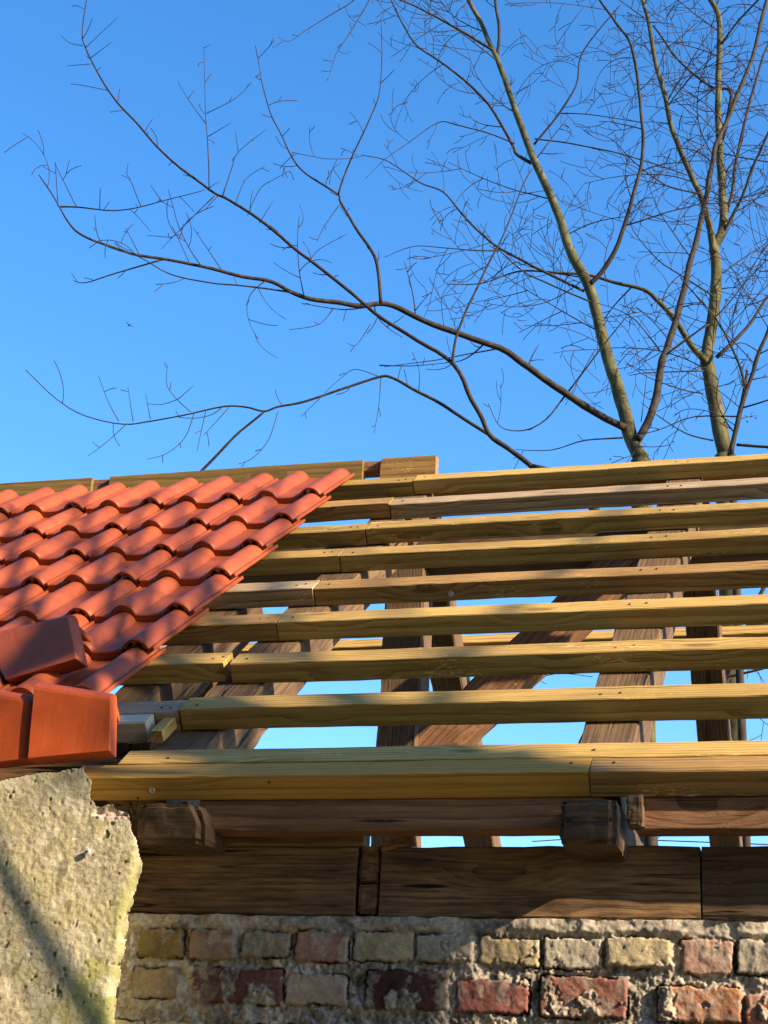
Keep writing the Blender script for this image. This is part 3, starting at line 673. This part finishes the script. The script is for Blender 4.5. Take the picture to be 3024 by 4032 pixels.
def twig(T, p, d, L, r, depth, up=.35, bend=.5):
    n = max(3, int(L / .045)); pts = [p]; dd = d.normalized(); kick = Vector((R_.gauss(0, 1), R_.gauss(0, 1), R_.gauss(0, 1))) * .42
    for i in range(n):
        dd = (dd + Z * up * bend / n + kick * .6 / n * 3 + Vector((R_.gauss(0, 1), R_.gauss(0, 1), R_.gauss(0, 1))) * .024).normalized(); pts.append(pts[-1] + dd * L / n)
    T.tube(pts, [max(.0026, r * (1 - .62 * i / n)) for i in range(n + 1)], 4)
    if depth > 0:
        m = max(1, int(L / .15)); sgn = R_.choice((-1, 1))
        for q_ in range(m):
            i = 1 + int((n - 1) * (q_ + R_.random()) / m); i = min(i, n - 1); t = (pts[i + 1] - pts[i]).normalized()
            sd = t.cross(CF).normalized() * sgn; sgn = -sgn
            sd = (sd + CF * R_.gauss(0, .5)).normalized()
            twig(T, pts[i], (t * R_.uniform(.5, 1.1) + sd * .9), L * R_.uniform(.25, .55), r * .62, depth - 1, up)
def dress(T, pts, r0, r1, dens, L0, L1, depth, start=.1, up=.35, stub=0.):
    """side twigs alternately along a branch"""
    n = len(pts); sgn = R_.choice((-1, 1)); acc = 0
    tot = sum((pts[i + 1] - pts[i]).length for i in range(n - 1)); run = 0
    for i in range(n - 1):
        seg = (pts[i + 1] - pts[i]); run += seg.length; f = run / tot
        if f < start: continue
        acc += seg.length * dens
        while acc > 1:
            acc -= R_.uniform(.6, 1.4); t = seg.normalized(); sd = t.cross(CF).normalized() * sgn; sgn = -sgn if R_.random() < .85 else sgn
            sd = (sd + CF * R_.gauss(0, .55)).normalized(); L = (L0 + (L1 - L0) * f) * R_.choice([.25, .6, .9, 1.2, 1.6]) 
            p = pts[i].lerp(pts[i + 1], R_.random())
            twig(T, p, t * R_.uniform(.4, 1.1) + sd, L, min(.0065, max(.0025, (r0 + (r1 - r0) * f) * .35)), depth if L > .18 else max(0, depth - 1), up)
DK = .72
def limb(T, TW, pix, y0, y1, r0, r1, dens=4, L0=.35, L1=.2, depth=1, start=.08, k=8, up=.35):
    pts = smooth(curve(pix, y0, y1), 4); n = len(pts)
    right = pix[0][0] > 1050; dens *= DK if right else 1.; L0 *= 1.75 if right else 1.; L1 *= 1.9 if right else 1.
    r0 *= .86; r1 *= .80
    pts = [p + nvec(p * 4) * .012 * min(1, r0 * 60) for p in pts]
    rad = [(r0 + (r1 - r0) * (i / (n - 1)) ** .85) * (1 + .10 * noise.noise(pts[i] * 9)) for i in range(n)]
    T.tube(pts, rad, k)
    if dens: dress(TW, pts, r0, r1, dens, L0, L1, depth, start, up)
    return pts
def tree(name, label, loc):
    e = empty(name, loc); tag(e, label, 'tree', 'bare trees behind the roof'); return e
def finish(e, TT, TL, TW, bark, bark2=None):
    TT.V = [v - e.location for v in TT.V]; TT.build('trunk', bark, e)
    n = len(TL.V); nf = len(TL.F); TL.V = [v - e.location for v in TL.V + TW.V]; TL.F = TL.F + [tuple(i + n for i in f) for f in TW.F]
    o = TL.build('crown', bark2 or BARKD, e); o.data.materials.append(TWIG)
    mi = np.zeros(len(TL.F), np.int32); mi[nf:] = 1; o.data.polygons.foreach_set('material_index', mi)
def trunk_down(T, p, r):  # from the roof line to the ground
    pts = [Vector((p.x + .12, p.y, GROUND - .05)), Vector((p.x + .06, p.y, GROUND + .8)), Vector((p.x + .02, p.y, (GROUND + p.z) / 2)), p]
    T.tube(smooth(pts, 4), [r * (1.7 - .7 * min(1, i / 8)) for i in range(13)], 12)

# tree A: olive trunk forking just above the roof line
TT, TL, TW = Tree(), Tree(), Tree(); YA = 7.6
pA = atY(1385 * KK, 995 * KK, YA); eA = tree('bare_tree', 'bare tree with an olive trunk forking just above the battens, long limb to the left', (pA.x, pA.y, GROUND))
trunk_down(TT, pA, .075)
limb(TT, TW, [(1385, 995), (1362, 945), (1350, 900), (1340, 860), (1318, 790), (1300, 720), (1285, 660), (1268, 610), (1240, 560), (1225, 521), (1205, 460), (1185, 410), (1160, 360), (1145, 320), (1120, 260), (1100, 200), (1080, 140), (1065, 108), (1040, 50), (1012, 0), (990, -60)], YA, YA + 1.2, .068, .022, 3, .4, .35, 2, .15, 12)
limb(TL, TW, [(1378, 950), (1400, 910), (1422, 840), (1430, 780), (1440, 755), (1460, 690), (1480, 620), (1492, 560), (1504, 521), (1522, 450), (1544, 325), (1554, 295), (1584, 225), (1624, 125), (1650, 25), (1670, -60)], YA, YA + .8, .038, .018, 3, .4, .4, 2, .1, 10)
limb(TL, TW, [(1348, 925), (1260, 875), (1180, 820), (1130, 785), (1080, 752), (1000, 725), (920, 695), (860, 665), (820, 655), (770, 660), (725, 652), (670, 645), (630, 630), (590, 610), (530, 597), (480, 585), (425, 572), (360, 560), (300, 552), (260, 540), (200, 520), (165, 500), (145, 475), (127, 445), (100, 405), (83, 378)], YA, YA - 2.2, .034, .005, 3.2, .20, .22, 1, .1, 8)
limb(TL, TW, [(1275, 612), (1300, 590), (1330, 540), (1350, 480), (1370, 420), (1385, 350), (1388, 290), (1380, 190), (1365, 100), (1330, 50), (1295, 0), (1270, -50)], YA + .3, YA, .026, .010, 4, .4, .3, 2)
limb(TL, TW, [(1073, 120), (1079, 65), (1070, 0), (1066, -50)], YA + 1, YA + 1, .02, .014, 3)
limb(TL, TW, [(1066, 108), (994, 65), (930, 30), (865, 0), (800, -20)], YA + 1, YA + .6, .017, .006, 5, .3, .25, 2)
limb(TL, TW, [(1150, 352), (1117, 333), (1108, 312), (1055, 225), (995, 165), (945, 130), (895, 90), (860, 30), (840, -10)], YA + .8, YA + .3, .020, .007, 6, .35, .25, 2)
limb(TL, TW, [(1112, 310), (1045, 285), (980, 268), (945, 265), (880, 310), (830, 345), (790, 385)], YA + .6, YA + .2, .008, .003, 6, .25, .2, 1)
limb(TL, TW, [(1154, 312), (1200, 255), (1245, 185), (1255, 120), (1295, 65), (1340, 10)], YA + .8, YA + .6, .012, .006, 7, .35, .25, 2)
limb(TL, TW, [(1155, 300), (1230, 310), (1330, 330), (1405, 352), (1485, 378)], YA + .8, YA + 1.1, .008, .006, 6, .3, .25, 1)
limb(TL, TW, [(1205, 245), (1280, 248), (1385, 265)], YA + .8, YA + .7, .006, .004, 6, .3, .2, 1)
limb(TL, TW, [(1262, 628), (1155, 576), (1080, 536), (1040, 505), (995, 460), (955, 415), (910, 395), (870, 370), (830, 345), (780, 335)], YA + .4, YA - .4, .015, .004, 7, .3, .2, 2)
limb(TL, TW, [(1080, 541), (1020, 541), (960, 536), (890, 533), (830, 556)], YA, YA - .2, .007, .003, 6, .2, .15, 1)
limb(TL, TW, [(1279, 653), (1180, 611), (1130, 586), (1080, 541)], YA + .35, YA + .1, .009, .006, 6, .3, .2, 1)
limb(TL, TW, [(822, 655), (815, 575), (802, 540), (765, 490), (735, 435), (730, 420), (675, 385), (642, 355), (617, 310), (587, 250), (565, 175), (553, 98)], YA - 1.3, YA - 1.6, .016, .0035, 6, .14, .16, 1, up=.8)
limb(TL, TW, [(731, 420), (755, 350), (795, 265), (820, 200), (825, 100), (823, 45)], YA - 1.5, YA - 1.7, .009, .003, 5, .15, .12, 1, up=.8)
limb(TL, TW, [(630, 632), (525, 617), (450, 610), (365, 592), (300, 555), (220, 525), (205, 465)], YA - 1.7, YA - 2.1, .008, .003, 3, .2, .15, 1)
for pp_ in ([(352, 560), (250, 590), (185, 610), (158, 606)], [(480, 585), (417, 492)], [(410, 570), (372, 488)], [(302, 552), (272, 493)], [(125, 445), (120, 350)], [(127, 447), (165, 447), (250, 455), (350, 435), (442, 410)], [(165, 447), (118, 352)], [(215, 452), (217, 405)], [(305, 447), (278, 380)], [(350, 436), (325, 400)], [(820, 658), (740, 668), (652, 655)], [(720, 665), (690, 700), (625, 712)], [(735, 440), (700, 490), (685, 522)], [(1345, 946), (1265, 951), (1190, 973), (1115, 971)], [(1224, 851), (1300, 751), (1340, 700), (1385, 636)], [(1224, 851), (1180, 906), (1130, 931), (1080, 921), (1055, 871)], [(1385, 911), (1397, 806)], [(1425, 758), (1405, 731), (1360, 681), (1290, 655)], [(1080, 751), (1030, 761), (940, 778), (830, 793)], [(1440, 766), (1500, 721), (1555, 676), (1610, 611), (1659, 561), (1700, 530)]):
    f = min(1, max(0, (1348 - pp_[0][0]) / 1300)); yy = YA - 2.1 * f if pp_[0][0] < 1250 else YA - .1
    big = math.hypot(pp_[0][0] - pp_[-1][0], pp_[0][1] - pp_[-1][1]) > 160
    limb(TL, TW, pp_, yy, yy - .1, .009 if big else .0045, .003, 5, .18, .12, 1, .15, 5)
limb(TL, TW, [(790, -40), (765, 0), (710, 35), (665, 62), (625, 89), (600, 80)], YA + .5, YA + .3, .008, .002, 8, .14, .1, 1, .1)
limb(TL, TW, [(810, -40), (797, 0), (757, 70), (727, 115), (715, 150), (705, 175)], YA + .5, YA + .3, .008, .002, 9, .14, .1, 1, .1)
finish(eA, TT, TL, TW, BARK)

# tree B: olive trunk at the right
TT, TL, TW = Tree(), Tree(), Tree(); YB = 8.6
pB = atY(1567 * KK, 985 * KK, YB); eB = tree('bare_tree', 'bare tree with a straight olive trunk near the right edge of the picture', (pB.x, pB.y, GROUND))
trunk_down(TT, pB, .085)
limb(TT, TW, [(1567, 985), (1545, 871), (1530, 800), (1526, 781), (1534, 721), (1547, 621), (1548, 560), (1544, 535), (1559, 505), (1562, 450), (1557, 350), (1553, 300), (1551, 200), (1554, 50), (1534, 0), (1520, -60)], YB, YB + .6, .075, .026, 5, .5, .4, 2, .1, 12)
limb(TT, TW, [(1545, 545), (1530, 480), (1514, 425), (1490, 370), (1454, 285), (1434, 200), (1414, 130), (1400, 40), (1389, 0), (1380, -60)], YB + .2, YB, .036, .018, 5, .45, .35, 2, .1, 10)
limb(TT, TW, [(1524, 781), (1494, 746), (1454, 686), (1419, 646), (1390, 624), (1330, 611), (1264, 594), (1180, 586), (1115, 586), (1045, 611), (965, 615)], YB, YB - .4, .034, .004, 6, .4, .25, 2, .1, 8)
limb(TL, TW, [(1560, 300), (1572, 250), (1576, 195), (1540, 190), (1494, 155), (1450, 110), (1410, 55)], YB + .6, YB + .3, .022, .010, 6, .4, .3, 2)
limb(TL, TW, [(1548, 771), (1610, 711), (1659, 641), (1700, 590)], YB, YB + .2, .020, .012, 8, .45, .4, 2)
limb(TL, TW, [(1545, 540), (1600, 430), (1640, 330), (1680, 240)], YB + .3, YB, .018, .012, 8, .45, .4, 2)
limb(TL, TW, [(1548, 520), (1580, 420), (1600, 300), (1640, 150), (1675, 60)], YB + .3, YB + .6, .02, .012, 8, .45, .4, 2)
limb(TL, TW, [(1554, 100), (1600, 40), (1659, -20)], YB + .5, YB + .3, .014, .01, 8, .4, .3, 2)
limb(TL, TW, [(1553, 330), (1600, 340), (1660, 350), (1700, 360)], YB + .5, YB + .3, .008, .006, 9, .4, .3, 2)
limb(TL, TW, [(1520, 850), (1470, 840), (1400, 815), (1350, 780)], YB, YB - .3, .007, .003, 7, .25, .2, 1)
limb(TL, TW, [(1520, 801), (1397, 806), (1360, 812)], YB, YB - .2, .008, .004, 5, .25, .2, 1)
limb(TL, TW, [(1540, 951), (1480, 935), (1420, 896), (1385, 870)], YB, YB - .3, .009, .003, 7, .25, .2, 1)
limb(TL, TW, [(1532, 700), (1470, 740), (1440, 766)], YB, YB - .4, .008, .006, 7, .3, .2, 2)
limb(TL, TW, [(1540, 640), (1480, 600), (1420, 560), (1370, 500), (1340, 430)], YB, YB - .3, .010, .003, 8, .3, .2, 2)
limb(TL, TW, [(1515, 420), (1440, 400), (1370, 350), (1320, 300), (1260, 280)], YB + .1, YB - .2, .009, .003, 8, .3, .2, 2)
limb(TL, TW, [(1440, 220), (1500, 120), (1540, 60)], YB + .1, YB - .2, .009, .003, 8, .3, .2, 2)
finish(eB, TT, TL, TW, BARK)

# tree C: thin dark stems at the right edge
TT, TL, TW = Tree(), Tree(), Tree(); YC = 7.2
pC = atY(1580 * KK, 985 * KK, YC); eC = tree('bare_shrub_tree', 'dark thin-stemmed bare tree leaning right beside the right-hand olive trunk', (pC.x, pC.y, GROUND))
trunk_down(TT, pC, .026)
limb(TT, TW, [(1580, 985), (1595, 900), (1610, 846), (1640, 761), (1659, 711), (1690, 600)], YC, YC, .022, .014, 9, .5, .5, 2, 0)
limb(TT, TW, [(1574, 985), (1590, 930), (1605, 846), (1612, 800)], YC, YC, .016, .012, 6, .3, .3, 2, 0)
limb(TL, TW, [(1610, 840), (1590, 771), (1555, 701), (1505, 641), (1470, 600)], YC, YC - .1, .012, .005, 8, .35, .25, 2)
limb(TL, TW, [(1592, 962), (1640, 964), (1700, 966)], YC, YC, .014, .012, 9, .4, .4, 2)
limb(TL, TW, [(1600, 900), (1500, 900), (1420, 930), (1340, 945)], YC, YC - .1, .008, .003, 8, .3, .2, 2)
limb(TL, TW, [(1605, 880), (1640, 870), (1700, 850)], YC, YC - .1, .008, .006, 9, .3, .3, 2)
limb(TL, TW, [(1640, 761), (1600, 740), (1560, 760)], YC, YC - .1, .006, .003, 8, .3, .3, 2)
# seen low through the battens
limb(TL, TW, [(1560, 1500), (1590, 1420), (1640, 1290), (1700, 1180)], YC + .6, YC + .6, .022, .016, 5, .4, .4, 2)
limb(TL, TW, [(1500, 1480), (1600, 1455), (1700, 1430)], YC + .3, YC + .3, .012, .010, 7, .35, .3, 2)
limb(TL, TW, [(1120, 1480), (1200, 1455), (1280, 1462)], YC + .3, YC + .3, .004, .003, 7, .2, .2, 1)
limb(TL, TW, [(1150, 1818), (1300, 1812), (1700, 1826)], YC + .3, YC + .3, .004, .005, 6, .2, .2, 1)
# seed clusters
for i in range(170):
    v = TW.V[R_.randrange(len(TW.V))]; c = v + Vector((R_.gauss(0, .02), R_.gauss(0, .02), -.02)); r = .007
    b = len(TW.V); TW.V += [c + Vector(d) * r for d in ((1, 0, 0), (-1, 0, 0), (0, 1, 0), (0, -1, 0), (0, 0, 1.5), (0, 0, -1.5))]
    TW.F += [(b, b + 2, b + 4), (b + 2, b + 1, b + 4), (b + 1, b + 3, b + 4), (b + 3, b, b + 4), (b + 2, b, b + 5), (b + 1, b + 2, b + 5), (b + 3, b + 1, b + 5), (b, b + 3, b + 5)]
finish(eC, TT, TL, TW, BARKD)

# tree D: grey-brown limbs rising from behind the ridge to the upper left
TT, TL, TW = Tree(), Tree(), Tree(); YD = 6.2
pD = atY(1150 * KK, 1010 * KK, YD); eD = tree('bare_tree', 'bare tree whose grey limbs rise behind the ridge and spread to the upper left', (pD.x + .5, pD.y, GROUND))
TT.tube(smooth([Vector((pD.x + 1.1, pD.y + .1, GROUND - .05)), Vector((pD.x + .95, pD.y, GROUND + 1.5)), Vector((pD.x + .5, pD.y, pD.z - .6)), pD], 4), [.06 - .035 * i / 12 for i in range(13)], 10)
limb(TL, TW, [(1150, 1010), (1100, 970), (1060, 940), (1040, 900), (1020, 862), (980, 785), (900, 735), (810, 675), (720, 600), (625, 525), (560, 475), (495, 430), (453, 410), (370, 345), (325, 300), (267, 235), (227, 185), (197, 130), (185, 102), (178, 75), (186, 0), (190, -40)], YD, YD - .9, .022, .004, 9, .10, .10, 0, .35, 8, up=.2)
limb(TL, TW, [(1060, 940), (980, 890), (900, 845), (850, 818), (820, 815), (740, 840), (660, 868), (600, 880), (570, 890), (530, 880), (480, 878), (400, 895), (320, 910), (265, 915), (180, 898), (120, 860), (55, 800)], YD, YD - .7, .015, .0035, 4, .12, .10, 0, .1, 8)
limb(TL, None, [(570, 890), (520, 930), (480, 970), (430, 1022), (400, 1050)], YD - .5, YD - .5, .009, .013, 0)
limb(TL, TW, [(977, 785), (990, 716), (1030, 621), (1065, 551), (1090, 500), (1130, 400), (1150, 365)], YD - .2, YD, .012, .005, 7, .22, .2, 1)
for pp_ in ([(452, 410), (448, 295), (444, 240), (440, 102)], [(446, 245), (505, 215), (540, 182)], [(446, 268), (410, 220), (384, 176)], [(449, 295), (500, 265)], [(480, 425), (500, 365), (515, 328), (575, 280)], [(515, 328), (509, 285)], [(507, 445), (530, 388), (573, 358)], [(535, 465), (560, 410), (587, 390), (628, 368)], [(560, 482), (590, 435)], [(463, 423), (415, 470), (370, 515), (348, 538)], [(370, 513), (318, 508)], [(668, 566), (690, 538), (752, 505)], [(185, 103), (220, 70), (256, 36)], [(180, 99), (150, 92), (131, 76)], [(196, 125), (243, 90)], [(198, 138), (145, 143)], [(257, 910), (235, 870), (213, 812)], [(288, 910), (282, 870), (276, 835)], [(325, 905), (315, 850)], [(412, 890), (380, 860), (360, 830), (362, 788)], [(385, 862), (350, 873), (318, 872)], [(385, 862), (418, 833)], [(275, 915), (230, 955), (190, 985)], [(420, 890), (400, 945), (360, 980), (318, 992)], [(445, 885), (425, 975)], [(495, 880), (440, 940)], [(600, 890), (580, 950), (545, 990), (515, 1002)], [(822, 817), (818, 880), (808, 935)], [(822, 815), (770, 798), (742, 812), (700, 850)], [(700, 852), (650, 900)], [(820, 790), (900, 790), (975, 783)], [(800, 700), (770, 745), (750, 740)], [(905, 845), (905, 800), (890, 760)], [(960, 710), (955, 640), (985, 600)]):
    f = min(1, max(0, (1150 - pp_[0][0]) / 1000)); yy = YD - .9 * f
    L_ = math.hypot(pp_[0][0] - pp_[-1][0], pp_[0][1] - pp_[-1][1])
    limb(TL, TW, pp_, yy, yy - .03, .006 if L_ > 150 else .0038, .0022, 6, .05, .06, 0, .25, 5, up=.2)
finish(eD, TT, TL, TW, BARKD)

# bare pollard beside the photographer: it stands toward the sun and casts the soft shade
TT, TL, TW = Tree(), Tree(), Tree()
def sh(px, py, n, c, t): return at(px, py, n, c) + SUN * t
tp0 = sh(1100, 3620, Y, YW, 7.5)
eP = tree('pollard_tree', 'pollard willow toward the low sun, beyond the right edge of the picture', (tp0.x, tp0.y, GROUND)); eP['group'] = 'trees toward the sun'
TT.tube(smooth([Vector((tp0.x + .1, tp0.y, GROUND - .1)), Vector((tp0.x + .03, tp0.y, GROUND + 2)), Vector((tp0.x, tp0.y, tp0.z - .5)), Vector((tp0.x, tp0.y, tp0.z + .06)), Vector((tp0.x, tp0.y, tp0.z + .10))], 4), [.20 - .07 * min(1, i / 6) if i < 13 else .13 - .025 * (i - 12) for i in range(17)], 16)
def shadow_branch(pts, r0, r1, dens=2):
    pts = smooth(pts, 4); n = len(pts); TL.tube(pts, [r0 + (r1 - r0) * i / (n - 1) for i in range(n)], 8)
    if dens: dress(TW, pts, r0, r1, dens, .5, .4, 1)
root = Vector((tp0.x, tp0.y, tp0.z - .1))
CUTP = None
shadow_branch([sh(470, 4250, PS, cs, 2.2), sh(330, 3960, PS, cs, 2.2), sh(200, 3740, PS, cs, 2.2), sh(80, 3540, PS, cs, 2.2), sh(-30, 3330, PS, cs, 2.3), sh(-160, 3000, PS, cs, 3.4), sh(-300, 2200, PS, cs, 4.2)], .0135, .011, 0)
shadow_branch([sh(330, 4300, PS, cs, 3.1), sh(180, 3980, PS, cs, 3.1), sh(60, 3780, PS, cs, 3.1), sh(-80, 3520, PS, cs, 3.2), sh(-300, 3000, PS, cs, 3.6)], .006, .004, 0)
for i in range(9):
    a = R_.uniform(-.9, 1.0); sp = R_.uniform(.1, 1.0)
    x0 = root + Vector((0, 0, .1)); ln = R_.uniform(2.2, 3.4)
    dr = Vector((-.343, -.827, 0)).normalized() * -a * 1.0 + SUN * R_.uniform(-.5, .3) + Z * 1.0
    pts = [x0]; dd = dr.normalized()
    for j in range(8): dd = (dd + Z * .05 + Vector((R_.gauss(0, .07), R_.gauss(0, .07), 0))).normalized(); pts.append(pts[-1] + dd * ln / 8)
    shadow_branch(pts, R_.uniform(.016, .034), .006, 2)
def cast(targets, t, r0, r1, dens=1.5):
    shadow_branch([root] + [at(x, y, n_, c_) + SUN * t for (x, y, n_, c_) in targets], r0, r1, dens)
TN = .05
cast([(700, 2900, N, 0), (560, 2600, N, TN), (420, 2300, N, TN), (330, 2080, N, TN), (300, 1950, N, TN)], 5.6, .035, .012)
cast([(1000, 2800, N, 0), (820, 2500, N, TN), (760, 2200, N, TN), (700, 1950, N, TN)], 6.4, .030, .012)
cast([(700, 2950, N, 0), (360, 2750, N, TN), (150, 2480, N, TN), (60, 2250, N, TN), (40, 2000, N, TN)], 5.2, .035, .014)
cast([(1300, 2700, N, 0), (1180, 2250, N, TN), (1120, 2050, N, TN), (1050, 1900, N, TN)], 6.0, .028, .012)
cast([(1700, 2900, N, 0), (1900, 2500, N, 0), (2300, 2150, N, 0), (2500, 1900, N, 0)], 6.6, .030, .012)
cast([(900, 2750, N, 0), (620, 2420, N, TN), (520, 2200, N, TN), (560, 1950, N, TN)], 4.9, .022, .010)
cast([(800, 2985, N, 0), (1500, 2980, N, 0), (2100, 2960, N, 0)], 6.8, .034, .024, .5)
cast([(420, 2300, P2, c2), (300, 2420, P2, c2), (215, 2520, P2, c2), (160, 2610, P2, c2)], 3.6, .05, .045, 0)
finish(eP, TT, TL, TW, BARK)

# ------------------------------------------------------------------ tiny bird high up
pb = atY(279 * KK, 703 * KK, 30)
V = []; Fc = []
n = 8
for i in range(n + 1):
    t = i / n; r = .035 * math.sin(math.pi * min(1, t * 1.02)) ** .7 + .002
    for j in range(8): a = j * math.pi / 4; V.append(Vector(((t - .5) * .30, math.cos(a) * r, math.sin(a) * r)))
for i in range(n):
    for j in range(8): a = i * 8 + j; b = i * 8 + (j + 1) % 8; Fc.append((a, b, b + 8, a + 8))
bird = mesh_obj('bird', V, Fc, BIRD, smooth=True, matrix=Matrix.Translation(pb)); tag(bird, 'tiny dark bird flying high in the blue sky at the left', 'bird')
for sg in (-1, 1):
    Vw = [(.06, 0, .01), (-.05, 0, .01), (-.02, sg * .13, .075), (.06, sg * .13, .08), (-.05, sg * .26, .05), (-.01, sg * .27, .055)]
    Vw += [(x, y, z - .006) for x, y, z in Vw]
    Fw = [(0, 1, 2, 3), (3, 2, 4, 5), (6, 9, 8, 7), (9, 11, 10, 8), (0, 3, 9, 6), (3, 5, 11, 9), (1, 7, 8, 2), (2, 8, 10, 4), (4, 10, 11, 5)]
    wo = mesh_obj('wing', Vw, Fw, BIRD, parent=bird)
bird.rotation_euler = (.2, 0, 2.6); bird.scale = (.42, .42, .42)
bpy.context.view_layer.update()
